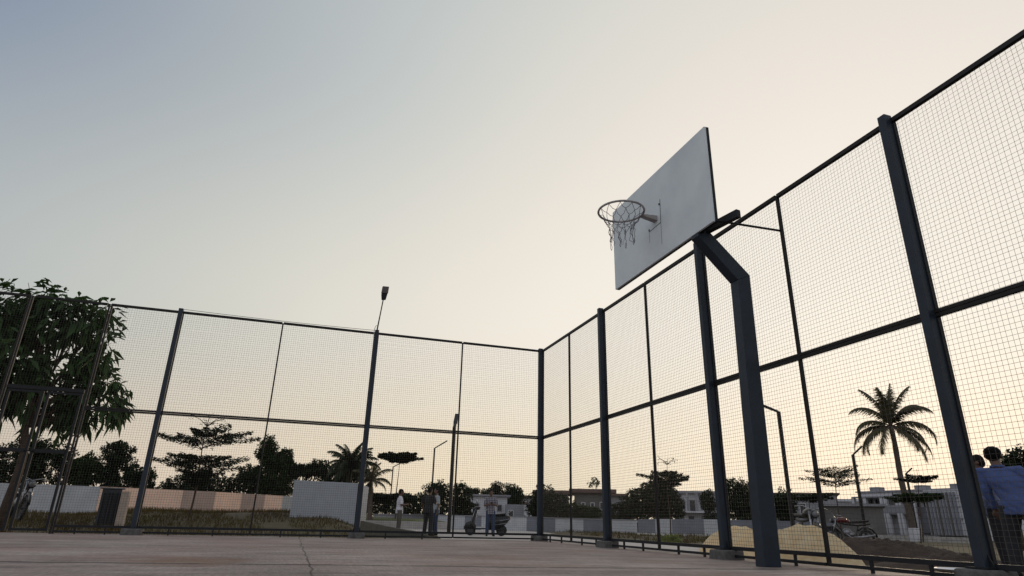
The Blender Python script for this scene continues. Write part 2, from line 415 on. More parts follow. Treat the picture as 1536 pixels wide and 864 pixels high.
# ------------------------------------------------------------------ basketball hoop
hp = empty('basketball_hoop', (-.38,-6.075,0), 0, 'navy cranked basketball pole with plain grey backboard and ragged net', 'basketball hoop')
def L_(p): return (p[0]+.38, p[1]+6.075, p[2])
y0, y1 = -6.13, -6.02
m = MB(); A2 = [(-.46,0),(-.30,0),(-.271,2.494),(-.41,2.43)]
m.prism([L_((x,y0,z)) for x,z in A2],[L_((x,y1,z)) for x,z in A2]); m.build('column', navy, hp, bevel=.004)
m = MB(); A2 = [(-.411,2.429),(-.270,2.494),(-.735,2.937),(-.735,2.848),(-.80,2.848),(-.80,2.815)]
m.prism([L_((x,y0-.002,z)) for x,z in A2],[L_((x,y1+.002,z)) for x,z in A2]); m.build('arm', navy, hp, bevel=.004)
m = MB(); a = at(1107,321,0.001)
def plx(u, v, X): d = ray(u, v); return CAM + d*((X-CX)/d.x)
p1 = plx(1108,320,-.62); p2 = plx(1058,346,-.69); dd = p2-p1
m.bar(L_(p1), L_(p1+dd*1.25), .05, .075); m.build('crossbar', dark, hp, bevel=.003)
m = MB(); m.tube([L_((-.78,-6.37,2.86)), L_((-.01,-6.30,2.925))], .011, 8); m.build('brace_rod', dark, hp)
BX = -.80; YN, YF, ZB, ZT = -6.37, -4.475, 2.852, 3.855
boardm = mat('grey_painted_board', (.66,.71,.73), .7, .03, 2.2, second=(.56,.61,.64))
m = MB(); m.box(*[BX+.38, BX+.38+.022, YN+6.075, YF+6.075, ZB, ZT]); bd = m.build('backboard', [boardm], hp, bevel=.002)
m = MB(); t = .03; xx = BX+.38+.0225
for q in ((YN,YF,ZB,ZB+t),(YN,YF,ZT-t,ZT),(YN,YN+t,ZB+t,ZT-t),(YF-t,YF,ZB+t,ZT-t),(-5.46,-5.42,ZB+t,ZT-t),(YN+t,YF-t,3.3,3.34)):
    m.box(xx, xx+.03, q[0]+6.075, q[1]+6.075, q[2], q[3])
m.build('board_frame', dark, hp)
m = MB(); xm = BX+.38-.0015
def strip(ya, za, yb, zb, w):
    a = Vector((xm, ya+6.075, za)); b = Vector((xm, yb+6.075, zb)); d = (b-a).normalized(); n = d.cross(Vector((1,0,0)))*w/2
    m.face([a-n, b-n, b+n, a+n]); 
strip(-5.535,3.50,-5.525,3.24,.010); strip(-5.525,3.24,-5.52,2.99,.005); strip(-5.525,3.235,-5.29,3.228,.009); strip(-5.535,3.44,-5.50,3.46,.02)
strip(-5.29,3.228,-5.285,3.10,.005); strip(-5.30,3.255,-5.28,3.24,.03)
m.build('worn_marking', mat('faded_black_line', (.09,.09,.09), .8, .4, 40), bd)
RC = Vector((-1.205, -5.43, 3.33))
m = MB(); m.tube([L_(RC+Vector((.235*math.cos(a*math.pi/18), .235*math.sin(a*math.pi/18), 0))) for a in range(36)], .0115, 8, closed=True)
rim_m = mat('worn_grey_rim', (.32,.30,.29), .5, .4, 14); rim = m.build('rim', rim_m, hp, True)
m = MB(); m.prism([L_((-.965,-5.40,3.335)),L_((-.965,-5.46,3.335)),L_((-.965,-5.46,3.315)),L_((-.965,-5.40,3.315))],[L_((BX-.001,-5.395,3.345)),L_((BX-.001,-5.465,3.345)),L_((BX-.001,-5.465,3.285)),L_((BX-.001,-5.395,3.285))])
m.build('bracket', mat('bracket_paint', (.30,.27,.27), .6, .15, 9), rim, bevel=.003)
nt_ = MB(); rnd = random.Random(3)
def npt(r, a, z): return L_(RC+Vector((r*math.cos(a), r*math.sin(a), z)))
lv = [(.228,-.008),(.192,-.06),(.155,-.12),(.125,-.175)]; NN = 12; rows = []
for i, (r, z) in enumerate(lv):
    rows.append([npt(r+rnd.uniform(-.01,.01)*(i>0), 2*math.pi*(k+.5*(i%2))/NN, z+rnd.uniform(-.012,.012)*(i>0)) for k in range(NN)])
def cord(a, b, r=.0028, sag=.012):
    a = Vector(a); b = Vector(b); c_ = (a+b)/2+Vector((rnd.uniform(-.01,.01),rnd.uniform(-.01,.01),-sag)); nt_.tube([a,c_,b], r, 5)
for i in range(3):
    for k in range(NN):
        cord(rows[i][k], rows[i+1][k]); cord(rows[i][k], rows[i+1][(k-1) % NN] if i % 2 == 0 else rows[i+1][(k+1) % NN])
for k in range(NN):
    p = Vector(rows[3][k]); ln = rnd.uniform(.08,.24); pts = [p]
    for j in range(1, 6): pts.append(Vector((p.x+rnd.uniform(-.016,.016), p.y+rnd.uniform(-.016,.016), p.z-ln*j/5)))
    if k % 3: pts += [pts[-1]+Vector((.014,.01,-.012)), pts[-1]+Vector((.022,.01,.02)), pts[-2]+Vector((.012,.006,.01))]
    nt_.tube(pts, .0027, 5)
    if k % 2: 
        q_ = Vector(rows[3][(k+1)%NN]); nt_.tube([p, (p+q_)/2+Vector((0,0,-rnd.uniform(.06,.17))), q_], .0027, 5)
nt_.build('net', mat('grey_cord', (.13,.12,.135), .9, .3, 30), hp, True)

# ------------------------------------------------------------------ trees
def leaf(m, p, d, L, w, droop=0.3):
    d = d.normalized(); up = Vector((0,0,1)); s = d.cross(up)
    if s.length < .1: s = Vector((1,0,0))
    s = s.normalized()
    tw = random.uniform(-.9,.9); n = s.cross(d); s = s*math.cos(tw)+n*math.sin(tw)
    a = p; b = p+d*L*.5+s*w*.5-up*droop*L*.15; c_ = p+d*L-up*droop*L*.5; e = p+d*L*.5-s*w*.5-up*droop*L*.15
    m.face([a, b, c_, e])
def rdir(zb=0):
    while True:
        v = Vector((random.uniform(-1,1),random.uniform(-1,1),random.uniform(-1,1)))
        if .1 < v.length < 1: v.normalize(); v.z += zb; return v.normalized()
def lobe_tree(name, label, base, lobes, trunk, lf, n, L, w, cat='tree', group=None, tm=None, clump=9, droop=.4, stems=None, hang=0, gap=-.22):
    """lobes: (x,y,z,rx,ry,rz) relative to base; trunk: list of (x,y,z,r)."""
    root = empty(name, base, 0, label, cat, group)
    if trunk:
        t = MB(); t.tube([Vector(p[:3]) for p in trunk], [p[3] for p in trunk], 8)
        top = Vector(trunk[-1][:3])
        for lb in lobes:
            c_ = Vector(lb[:3]); j = Vector(trunk[max(1, len(trunk)-2)][:3]) if random.random() < .5 else top
            mid = (j+c_)/2+Vector((random.uniform(-.1,.1),random.uniform(-.1,.1),.05))*lb[3]
            r0 = trunk[-1][3]*.7; t.tube([j, mid, c_], [r0, r0*.6, r0*.25], 6)
            for _ in range(4):
                e = c_+Vector((random.uniform(-.7,.7)*lb[3],random.uniform(-.7,.7)*lb[4],random.uniform(-.4,.7)*lb[5])); t.tube([mid,(mid+e)/2+Vector((0,0,.05)),e],[r0*.4,r0*.28,r0*.1],5)
        t.build('trunk', tm or trunk_m, root, True)
    m = MB(); tot = sum(lb[3]*lb[5] for lb in lobes)
    for lb in lobes:
        k = int(n*lb[3]*lb[5]/tot/clump)
        for _ in range(k):
            v = rdir(); rad = random.random()**.42
            nz = 1+.35*mn.noise(Vector((v.x*2.2+lb[0], v.y*2.2+lb[1], v.z*2.2+lb[2])))
            p = Vector((lb[0]+v.x*lb[3]*rad*nz, lb[1]+v.y*lb[4]*rad*nz, lb[2]+v.z*lb[5]*rad*nz))
            if mn.noise(p*(1.9/max(.4,lb[3]))+Vector((4,1,2))) < gap: continue
            out = (v+Vector((0,0,.15-hang))).normalized()
            for j in range(clump):
                d = (out+rdir()*.9).normalized(); leaf(m, p+rdir()*L*.5, d, L*random.uniform(.7,1.2), w*random.uniform(.7,1.2), droop)
    m.build('crown' if trunk else 'foliage', lf, root)
    return root
def tiers_tree(name, label, base, H, tiers, tr, lf=leafd, group=None, L=.10, dens=1.0, lean=0, top_tw=False):
    """layered tree: tiers = (z, radius, upsweep)"""
    root = empty(name, base, 0, label, 'tree', group)
    t = MB(); m = MB(); cx_ = lambda z: Vector((lean*z/H+.03*math.sin(z*2.1), .02*math.sin(z*1.7), z))
    N_ = 8; t.tube([cx_(H*k/N_) for k in range(N_+1)], [tr*(1-.75*k/N_) for k in range(N_+1)], 7)
    for (z, rad, upw) in tiers:
        nb = 12; a0 = random.random()*6
        for b in range(nb):
            a = a0+2*math.pi*b/nb+random.uniform(-.25,.25); l = rad*random.uniform(.5,1.15); d = Vector((math.cos(a), math.sin(a), 0))
            P0 = cx_(z+random.uniform(-.10,.10)*rad); pts = [P0+d*l*q+Vector((0,0,upw*l*(q**.6))) for q in (0,.3,.6,.85,1)]
            t.tube(pts, [tr*.35,tr*.25,tr*.16,tr*.1,tr*.05], 5)
            side = Vector((-d.y, d.x, 0))
            for k in range(int(250*dens*l/max(.5,rad)*rad**.8)):
                q_ = .12+.88*random.random()**.8; p = P0+d*l*q_+Vector((0,0,upw*l*(q_**.6)))
                wd = l*.20*math.sin(math.pi*min(1,q_*.85+.1)); p += side*random.uniform(-1,1)*wd + Vector((0,0,random.triangular(-.13,.12,0)*rad**.6*(1-.5*q_)))
                dr = (d*.6+side*random.uniform(-1,1)+Vector((0,0,random.uniform(-.25,.4)))).normalized()
                leaf(m, p, dr, L*random.uniform(.7,1.3), L*.55, .2)
    if top_tw:
        for _ in range(10):
            a = random.random()*6.28; e = cx_(H)+Vector((math.cos(a)*.45, math.sin(a)*.45, random.uniform(.1,.35)))
            t.tube([cx_(H), (cx_(H)+e)/2+Vector((0,0,.06)), e], [.012,.009,.004], 4)
            for _ in range(7): leaf(m, e+rdir()*.08, rdir(), L*.8, L*.4)
    t.build('trunk', trunk_m, root, True); m.build('crown', lf, root); return root
def palm(name, label, base, H, lean, nf, fl_, tr, lf, group=None, skirt=6, seed=1, full=None):
    rnd = random.Random(seed); root = empty(name, base, 0, label, 'palm tree', group)
    t = MB(); N_ = 14; pts = []; rad = []
    for k in range(N_+1):
        q_ = k/N_; pts.append(Vector((lean[0]*q_**.8+.05*math.sin(q_*9)*H/10, lean[1]*q_, H*q_))); rad.append(tr*(1.25-.45*q_)*(1.05 if k%2 else .97))
    t.tube(pts, rad, 9); t.build('trunk', trunk_l, root, True)
    top = pts[-1]; m = MB(); rc = MB()
    for i in range(nf+skirt):
        if full and i < len(full): a, el0, ln, dr = full[i]
        elif i < nf:
            a = 2.4*i+rnd.uniform(-.3,.3); el0 = R(86)-(i/nf)*R(86)+rnd.uniform(-.1,.1); ln = fl_*rnd.uniform(.8,1.1); dr = 1.0+.9*(i/nf)
        else:
            a = rnd.random()*6.28; el0 = R(-35)+rnd.uniform(-.3,.1); ln = fl_*rnd.uniform(.5,.75); dr = .9
        d = Vector((math.cos(a), math.sin(a), 0)); side = Vector((-d.y, d.x, 0)); p = top.copy(); K = 14; el = el0; spine = [p.copy()]
        for k in range(K):
            el -= dr/K*(.4+1.3*k/K); p = p+(d*math.cos(el)+Vector((0,0,math.sin(el))))*ln/K; spine.append(p.copy())
        rc.tube(spine, [tr*.28*(1-.85*k/K) for k in range(K+1)], 4)
        nl = 56
        for k in range(nl):
            q_ = .10+.9*k/nl; f_ = q_*K; i0 = min(K-1, int(f_)); pp = spine[i0].lerp(spine[i0+1], f_-i0); tg = (spine[i0+1]-spine[i0]).normalized()
            wl = ln*.25*math.sin(math.pi*min(1,q_*.8+.16))**.7
            for sg in (-1, 1):
                dl = (tg*.75+side*sg*.75+Vector((0,0,-.55+rnd.uniform(-.15,.15)))).normalized(); e = pp+dl*wl*rnd.uniform(.55,1.2)+Vector((0,0,-wl*.22)); wv = tg*ln*.0092
                md = pp.lerp(e,.5)+Vector((0,0,wl*.06)); m.face([pp-wv, md-wv, e, md+wv, pp+wv])
    rc.build('frond_rib', trunk_m, root, True); m.build('frond', lf, root); return root

def lobes_px(D, specs, base, depth=.8, jag=1):
    """lobes placed at real distance D: (u, v_centre, half-width m, half-height m, depth offset)"""
    out = []
    for (u, v, rw, rh, dd) in specs:
        p = at(u, v, D+dd); out.append((p.x-base.x, p.y-base.y, p.z-base.z, rw, rw*depth, rh))
    return out

# the big tree by the gate
D = 17; b = gp(8, D, z=hgt(*gp(8,D).xy)-.05)
specs = [(-30,470,1.0,.8,0),(20,455,.9,.6,.3),(70,445,.7,.45,0),(65,490,.95,.6,.4),(120,480,.8,.55,-.3),(155,465,.5,.45,0),(165,510,.45,.5,.2),
         (20,520,1.1,.7,-.2),(80,545,1.1,.6,.3),(140,545,.7,.45,0),(165,575,.45,.3,0),(150,600,.8,.4,0),(90,600,.9,.5,.2),(30,590,1.1,.7,0),(-40,560,1.2,1.1,0),(80,628,.6,.25,0),(130,632,.5,.22,.1),(165,612,.45,.25,0)]
tp = [(u,v) for u,v in ((8,752),(26,715),(36,680),(38,640),(48,600))]
tk = []
for (u,v),r_ in zip(tp,(.10,.09,.08,.07,.065)):
    p = at(u,v,D); tk.append((p.x-b.x,p.y-b.y,p.z-b.z,r_))
tk[0] = (tk[0][0],tk[0][1],0,.115)
specs = [(a_,b_,c_*.86,d_*.8,e_) for a_,b_,c_,d_,e_ in specs]
lobe_tree('broadleaf_tree', 'large dark broadleaf tree with drooping leaves standing outside the gate', b, lobes_px(D, specs, b), tk, leafb, 9800, .31, .10, clump=9, droop=1.0, hang=.3, gap=.0)

# background trees and shrubs
BG = 'trees and shrubs beyond the fences'
def bush(name, label, u0, D, specs, n, L=.16, w=.08, lf=leafd, tr=.09, group=BG, cat='tree', clump=8, base_z=None, gz=None):
    if u0 < 480: k_ = 47/D; D = 47; specs = [(a_,b_,c_*k_,d_*k_,e_) for a_,b_,c_,d_,e_ in specs]; L *= 1.15; w *= 1.15
    p = gp(u0, D); b = Vector((p.x, p.y, (hgt(p.x,p.y) if base_z is None else base_z)))
    lb = lobes_px(D, specs, b)
    if cat == 'shrub':
        tr = 0; lb += [(l[0]+random.uniform(-.3,.3)*l[3], l[1], max(.35,(l[2]-l[5])*.5), l[3]*.95, l[4], max(.4,(l[2]-l[5])*.6)) for l in lb]
    lo = min(l[2]-l[5] for l in lb)
    trunk = [(0,0,-.05,tr),(.03,0,max(.25,lo*.5),tr*.85),(lb[0][0]*.3,lb[0][1]*.3,max(.5,lo+.3),tr*.7)] if tr else None
    return lobe_tree(name, label, b, lb, trunk, lf, int(n*2.3) if cat != 'weed' else n, L*.95, w*1.1, cat, group, clump=clump, gap=-.36 if cat == 'shrub' else (-.16 if cat == 'tree' else -.3))
bush('background_tree','dark spreading tree behind the white wall, seen left of the gate centre',5,34,[(-15,700,1.1,1.2,0),(20,695,.9,.9,.5),(5,720,1.2,.8,0)],5000)
bush('background_tree','dense dark tree behind the white wall, right of the big trunk',65,33,[(50,690,1.0,.9,0),(78,700,.9,1.0,.6),(62,675,.5,.4,0),(95,693,.4,.3,0)],6000)
bush('background_tree','low rounded tree behind the white wall between gate post and dark cabinet',128,34,[(120,708,.6,.7,0),(133,702,.6,.65,.5),(140,712,.4,.5,0)],4500,lf=leafm)
bush('background_tree','two-tiered round tree with a small ball crown above a larger one',178,34,[(176,679,.62,.42,0),(179,711,.78,.75,0)],6000)
bush('background_tree','small rounded bush just left of the first tall navy post',217,36,[(216,720,.5,.6,0)],2000)
bush('hedge_shrub','low dark shrub mass above the peach wall under the layered tree',290,40,[(250,735,1.0,.35,0),(275,728,1.0,.6,0),(300,722,.8,.6,0),(322,730,.9,.6,0)],6500,tr=.06,cat='shrub')
bush('hedge_shrub','thin ragged shrub above the peach wall left of the tall tree',360,42,[(352,728,.6,.6,0),(375,722,.8,.8,0)],3000,tr=.06,cat='shrub')
bush('background_tree','tall irregular green tree standing behind the peach wall',408,38,[(404,668,.4,.5,0),(412,690,.8,.5,0),(428,705,.7,.6,.3),(390,714,.8,.6,0),(412,730,1.1,.7,0),(371,706,.35,.3,0),(430,682,.4,.3,0),(398,680,.5,.4,0)],11000,lf=leafm,L=.18)
bush('background_tree','flat dark tree rising over the white block',470,40,[(455,708,.9,.4,0),(478,703,.8,.5,0),(448,702,.4,.25,0),(500,714,1.1,.5,0),(525,708,1.0,.6,0)],6500)
p = gp(513,44); palm('coconut_palm','bushy palm rising behind the white block', (p.x,p.y,-.3), zt(513,700,44)+.3, (.2,0), 34, 2.1, .17, leafd, 'palms beyond the fences', 4, 5)
p = gp(556,42); palm('coconut_palm','drooping palm half hidden by the far middle post', (p.x,p.y,-.3), zt(553,722,42)+.3, (-.2,0), 14, 1.6, .14, leafy, 'palms beyond the fences', 6, 8)
bush('hedge_shrub','dark hedge between the middle post and the white-shirted person',565,57,[(550,755,1.0,.9,0),(570,762,1.1,.8,0),(590,758,1.0,.9,0)],6000,tr=.06,cat='shrub')
bush('hedge_shrub','dark hedge between the white-shirted person and the two in dark clothes',620,55,[(608,762,1.1,.7,0),(628,758,1.2,.9,0),(646,745,.9,1.1,0)],7000,tr=.06,cat='shrub')
bush('hedge_shrub','round dark bush between the pair of people and the tall near lamp',660,50,[(662,748,.9,1.3,0),(655,738,.6,.8,0)],5000,tr=.06,cat='shrub')
bush('hedge_shrub','round topped bush just right of the tall near lamp',694,50,[(690,745,.9,1.0,0),(695,765,1.0,.7,0)],6500,tr=.06,cat='shrub')
bush('background_tree','rounded tree behind the person at the scooter',758,68,[(758,742,2.0,1.1,0),(746,733,.7,.6,0),(772,745,1.1,.9,0)],7500,L=.2)
bush('background_tree','thin flat tree top above the white house left of the scooter',725,80,[(722,737,2.2,.3,0),(712,739,1.5,.25,0)],2500,L=.22)
bush('hedge_shrub','leafy shrub against the corner post on its right side',828,50,[(815,752,1.1,1.3,0),(835,760,1.4,1.0,0),(805,765,.9,.8,0)],8000,cat='shrub',lf=leafd)
bush('hedge_shrub','low tangled shrub in front of the brown-roofed house',868,50,[(858,768,1.2,.6,0),(882,770,1.0,.5,0)],6500,cat='shrub',lf=leafm,tr=.05)
p = gp(895,66); 
lobe_tree('slender_tree','tiny leafy tuft on a bare thin stem above the brown-roofed house', (p.x,p.y,-.3), [(0,0,zt(895,722,66)+.3,.5,.4,.4),(-.5,0,zt(889,726,66)+.3,.25,.25,.25)], [(0,0,0,.05),(.1,0,2,.04),(0,0,zt(895,728,66)+.3,.03)], leafm, 500, .2, .1, group=BG)
bush('hedge_shrub','broken shrub line left of the domed bush',935,50,[(928,768,.9,.6,0),(947,762,.9,.7,0)],6000,cat='shrub',tr=.05)
bush('background_tree','large domed dark bush behind the compound wall, centre right',988,48,[(985,748,1.7,1.3,0),(960,755,1.4,1.0,0),(1004,758,1.1,.9,0),(988,737,1.1,.8,0),(990,770,1.8,.7,0)],17000,L=.17)
bush('background_tree','dark clipped tree directly left of the basketball pole',1112,44,[(1100,748,1.0,1.2,0),(1120,745,1.1,1.1,0),(1112,765,1.6,.9,0)],11000)
bush('hedge_shrub','dark shrub seen just left of the fourth navy post base',1058,46,[(1062,750,.5,.7,0)],2000,cat='shrub')
bush('hedge_shrub','dark shrub immediately right of the basketball pole',1180,46,[(1178,757,.8,1.0,0),(1172,765,1.0,.8,0)],5000,cat='shrub')
bush('background_tree','dark tree at the right edge behind the people at the fence',1530,30,[(1515,697,.45,.3,0),(1532,700,.7,.5,0),(1548,705,1.0,.8,0),(1505,712,.5,.3,0)],3500,L=.14)
bush('weed_clump','bright green weed clump on the verge beyond the right fence',1007,22,[(1003,809,.28,.10,0),(1012,808,.22,.10,0)],900,L=.09,w=.03,lf=mat('bright_weed_leaf',(.16,.2,.03),.7,.3,4,trans=.2),tr=0,cat='weed',group=None)

LG = 'layered umbrella trees'
def lay(label, ub, D, vt, tiers, tr, L=.1, dens=1.0, top=False, utop=None, lf=leafd):
    p = gp(ub, D); zb = hgt(p.x,p.y)-.05; H = zt(utop or ub, vt, D)-zb
    pt_ = at(utop or ub, vt, D); lean = (pt_-p).dot(_r)
    T = [(zt(u_, v_, D)-zb, r_, up_) for (u_, v_, r_, up_) in tiers]
    o = tiers_tree('layered_tree', label, (p.x,p.y,zb), H, T, tr, lf, LG, L, dens, lean, top); o.rotation_euler = (0,0,-YAW); return o
lay('large layered tree of four flat tiers in front of the peach wall',284,22,640,[(311,655,.5,.3),(309,671,1.5,.26),(305,692,.8,.1),(302,709,1.4,.24),(300,716,.7,.2),(298,726,.45,.25)],.035,.08,1.05,True,utop=312)
lay('tall thin layered tree with one flat umbrella crown above a bare stem',592,44,678,[(598,690,1.6,.16),(598,688,1.35,.10),(598,684,1.0,.06),(598,690,1.5,.10),(592,750,2.4,.10),(592,747,2.0,.05)],.05,.13,1.5,utop=600)
lay('layered tree with twiggy top rising over the domed bush',1005,34,697,[(1002,722,1.35,.22),(1002,714,.8,.25),(1002,728,.9,.2)],.04,.10,1.1,True,utop=1000)
lay('open layered tree with a bare stem right of the thin fence mullion',1261,42,697,[(1250,722,2.0,.16),(1250,712,1.4,.2),(1252,728,1.3,.22)],.05,.10,.42,utop=1250)
lay('layered tree partly behind the lamp right of the pole, only its flat tier showing',1215,38,738,[(1212,748,1.5,.10),(1212,750,1.1,.06)],.035,.1,1.2)
lay('small flat-topped layered tree just right of the palm trunk',1382,46,703,[(1379,721,1.1,.16),(1379,721,.8,.06)],.04,.1,1.2,utop=1379)
lay('layered tree with a drooping green tier in front of the white building',1378,40,735,[(1382,750,1.3,.08),(1395,746,1.1,.12)],.035,.1,1.2,lf=leafm)
# coconut palm, right
p = gp(1370,48); PH = zt(1338,640,48)+.3
pal = palm('coconut_palm','tall coconut palm standing alone right of the basketball pole', (p.x,p.y,-.3), PH, (-.15,0), 15, 3.3, .17, leafy, 'palms beyond the fences', 4, 11,
  full=[(.3,R(88),2.9,.25),(1.2,R(80),3.0,.6),(2.9,R(80),3.1,.8),(0.1,R(80),3.1,.8),(4.4,R(75),2.7,.8),(2.0,R(84),2.9,.4),(3.3,R(68),3.0,1.9),(-.2,R(66),3.1,2.0),(5.5,R(60),3.0,1.7),
        (.15,R(30),3.4,2.3),(3.05,R(14),3.3,2.0),(3.6,R(2),3.0,2.0),(-.35,R(4),2.9,2.1),(3.3,R(38),3.1,2.6),(-.1,R(-12),3.2,1.5),(.9,R(10),3.2,1.6),(2.5,R(5),3.1,1.7),(4.2,R(-10),2.9,1.5),(5.6,R(-20),3.2,1.3),(3.2,R(-30),2.7,1.1),(0.2,R(-35),2.4,1.0)])
pal.rotation_euler = (0,0,-.75)

# ------------------------------------------------------------------ street lamps
def lamp(label, ub, D, corner, tip, w=.11, dd=0):
    b = gp(ub, D); k = at(*corner, D); base = Vector((b.x,b.y,hgt(b.x,b.y)))
    k = Vector((b.x, b.y, k.z)); t_ = at(*tip, D+dd); off = at(*corner, D); t_ = k+(t_-off)
    root = empty('street_lamp', base, 0, label, 'street lamp', 'angular street lamps beyond the fences')
    m = MB(); m.bar((0,0,0), k-base, w, w, up=_r); m.build('pole', rail_m, root, bevel=.008)
    m = MB(); dv = (t_-k); e = k+dv-base; st = k-base-Vector((0,0,w*.1)); m.bar(st, st.lerp(e,.35), w*.9, w*.7); m.build('arm', rail_m, root)
    m = MB(); m.bar(st.lerp(e,.352), e, w*1.25, w*.75); hd = m.build('lamp_head', dark, root, bevel=.01)
    m = MB(); m.box(-.16,.16,-.16,.16,-.3,.06); m.build('base', conc, root)
lamp('farthest angular street lamp left, its arm meeting the thin tree stem',583,66,(588,700),(601,694))
lamp('angular street lamp standing behind the pair of dark-clothed people',645,50,(650,672),(669,661))
lamp('nearest tall street lamp, beside the thin fence mullion, left of the scooter',674,29.5,(682,641),(686,622),.15,dd=1.2)
lamp('street lamp with its arm pointing left, just right of the basketball pole',1190,31,(1176,617),(1150,607),.14)
lamp('street lamp left of the palm with its arm tilted up to the right',1298,47,(1283,682),(1297,669),.14)
lamp('most distant street lamp, just right of the palm trunk',1376,62,(1361,710),(1370,702),.14)

# ------------------------------------------------------------------ walls
def wall(name, label, pts, tops, mats_, thick=.2, z0=-.6, cap=None, group=None, cat='wall', split=None):
    """pts: ground plan points; tops: z at each; each span is a painted panel of one wall"""
    root = empty(name, pts[0], 0, label, cat, group)
    for i in range(len(pts)-1):
        a, b = pts[i]-pts[0], pts[i+1]-pts[0]; a = Vector((a.x,a.y,0)); b = Vector((b.x,b.y,0)); d = (b-a).normalized(); n = Vector((-d.y,d.x,0))*thick
        m = MB(); o_ = pts[0].z
        m.prism([a+Vector((0,0,z0-o_)),b+Vector((0,0,z0-o_)),b+n+Vector((0,0,z0-o_)),a+n+Vector((0,0,z0-o_))],[a+Vector((0,0,tops[i]-o_)),b+Vector((0,0,tops[i+1]-o_)),b+n+Vector((0,0,tops[i+1]-o_)),a+n+Vector((0,0,tops[i]-o_))])
        m.build('wall_panel', mats_[i], root)
        if cap:
            m = MB(); m.prism([a-n*.2+Vector((0,0,tops[i]-o_+.003)),b-n*.2+Vector((0,0,tops[i+1]-o_+.003)),b+n*1.2+Vector((0,0,tops[i+1]-o_+.003)),a+n*1.2+Vector((0,0,tops[i]-o_+.003))],
                              [a-n*.2+Vector((0,0,tops[i]-o_+cap)),b-n*.2+Vector((0,0,tops[i+1]-o_+cap)),b+n*1.2+Vector((0,0,tops[i+1]-o_+cap)),a+n*1.2+Vector((0,0,tops[i]-o_+cap))]); m.build('coping', bgrey, root)
    return root
cols = [(-160,718),(-40,723),(60,726.5),(142,729.5)]
ZW = 1.45
wall('compound_wall','white compound wall behind the gate with a shallow grey coping', [gp(u,Dz(u,v,ZW)) for u,v in cols], [ZW]*4, [white_wall]*3)
cols = [(142.5,729.5),(178,731),(192,731.7),(268,735),(318,737.5),(358,740),(393,742),(420,743.5),(441,745)]
wall('compound_wall','peach and taupe panelled compound wall above the grassy bank', [gp(u,Dz(u,v,ZW)) for u,v in cols], [ZW]*9, [peach,peach,peach,taupe,peach,taupe,peach,white_wall])
a = gp(434,22.5); b = gp(533,23.5)
bk = empty('plastered_block', a, 0, 'pale plastered block taller than the compound wall, between tree and middle post', 'block wall')
m = MB(); A0 = Vector((0,0,-.5)); B0 = b-a+Vector((0,0,-.5)); za = zt(434,719.5,22.5)-a.z; zb_ = zt(533,725,23.5)-a.z
dn = Vector((.6,2.4,0)); up = Vector((0,0,1))
m.prism([A0,B0,B0+dn,A0+dn],[A0-up*A0.z+up*za, B0-up*B0.z+up*zb_, B0+dn-up*B0.z+up*zb_, A0+dn-up*A0.z+up*za]); m.build('plaster_body', mat('blockwork_paint',(.34,.36,.40),.9,.08,2), bk, bevel=.01)
cols = [(-20,0)]
xs = [(560,772.0,bgrey),(654,773,white_wall),(697,774.2,grey_wall),(722,774.8,white_wall),(790,776,grey_wall),(833,777.6,white_wall),(875,779,grey_wall),(914,780,white_wall),(955.6,781,grey_wall)]
DD = [54]+[44]*8; pts = [gp(x_[0],d_) for x_,d_ in zip(xs,DD)]; tops = [zt(x_[0],x_[1],d_) for x_,d_ in zip(xs,DD)]
wall('compound_wall','low far wall of alternating white and grey panels behind the scooter', pts, tops, [m_ for _,_,m_ in xs][:-1], z0=-.8, cap=.06)
xs = [(957,779,grey_wall),(983,778.5,white_wall),(1008,778.5,grey_wall),(1056,779,white_wall),(1078,779.2,grey_wall),(1250,783,grey_wall)]
pts = [gp(u,41) for u,_,_ in xs]; tops = [zt(u,v,41) for u,v,_ in xs]
wall('compound_wall','grey and white wall behind the yellow covered heaps', pts, tops, [m_ for _,_,m_ in xs][:-1], z0=-.8)
# low retaining kerb beside the middle post
rw = MB(); a = gp(541,19); b = gp(642,24); n = Vector((.1,.35,0))
rw.prism([Vector((a.x,a.y,-.4)),Vector((b.x,b.y,-.4)),Vector((b.x,b.y,-.4))+n,Vector((a.x,a.y,-.4))+n],[Vector((a.x,a.y,zt(541,781,19))),Vector((b.x,b.y,-.2)),Vector((b.x,b.y,-.2))+n,Vector((a.x,a.y,zt(541,781,19)))+n])
tag(rw.build('ramp_wall', mat('dark_grey_concrete',(.035,.04,.036),.9,.3,5), bevel=.01), 'low dark concrete wall sloping down beside the middle post', 'low wall')  # one even dark grey-green concrete tone
kb = MB(); a = gp(955,39,-.2); b = gp(1075,39,-.2); kb.bar(a, b, .25, .16); tag(kb.build('kerb', mat('white_kerb_paint',(.55,.53,.5),.9)), kind='structure')

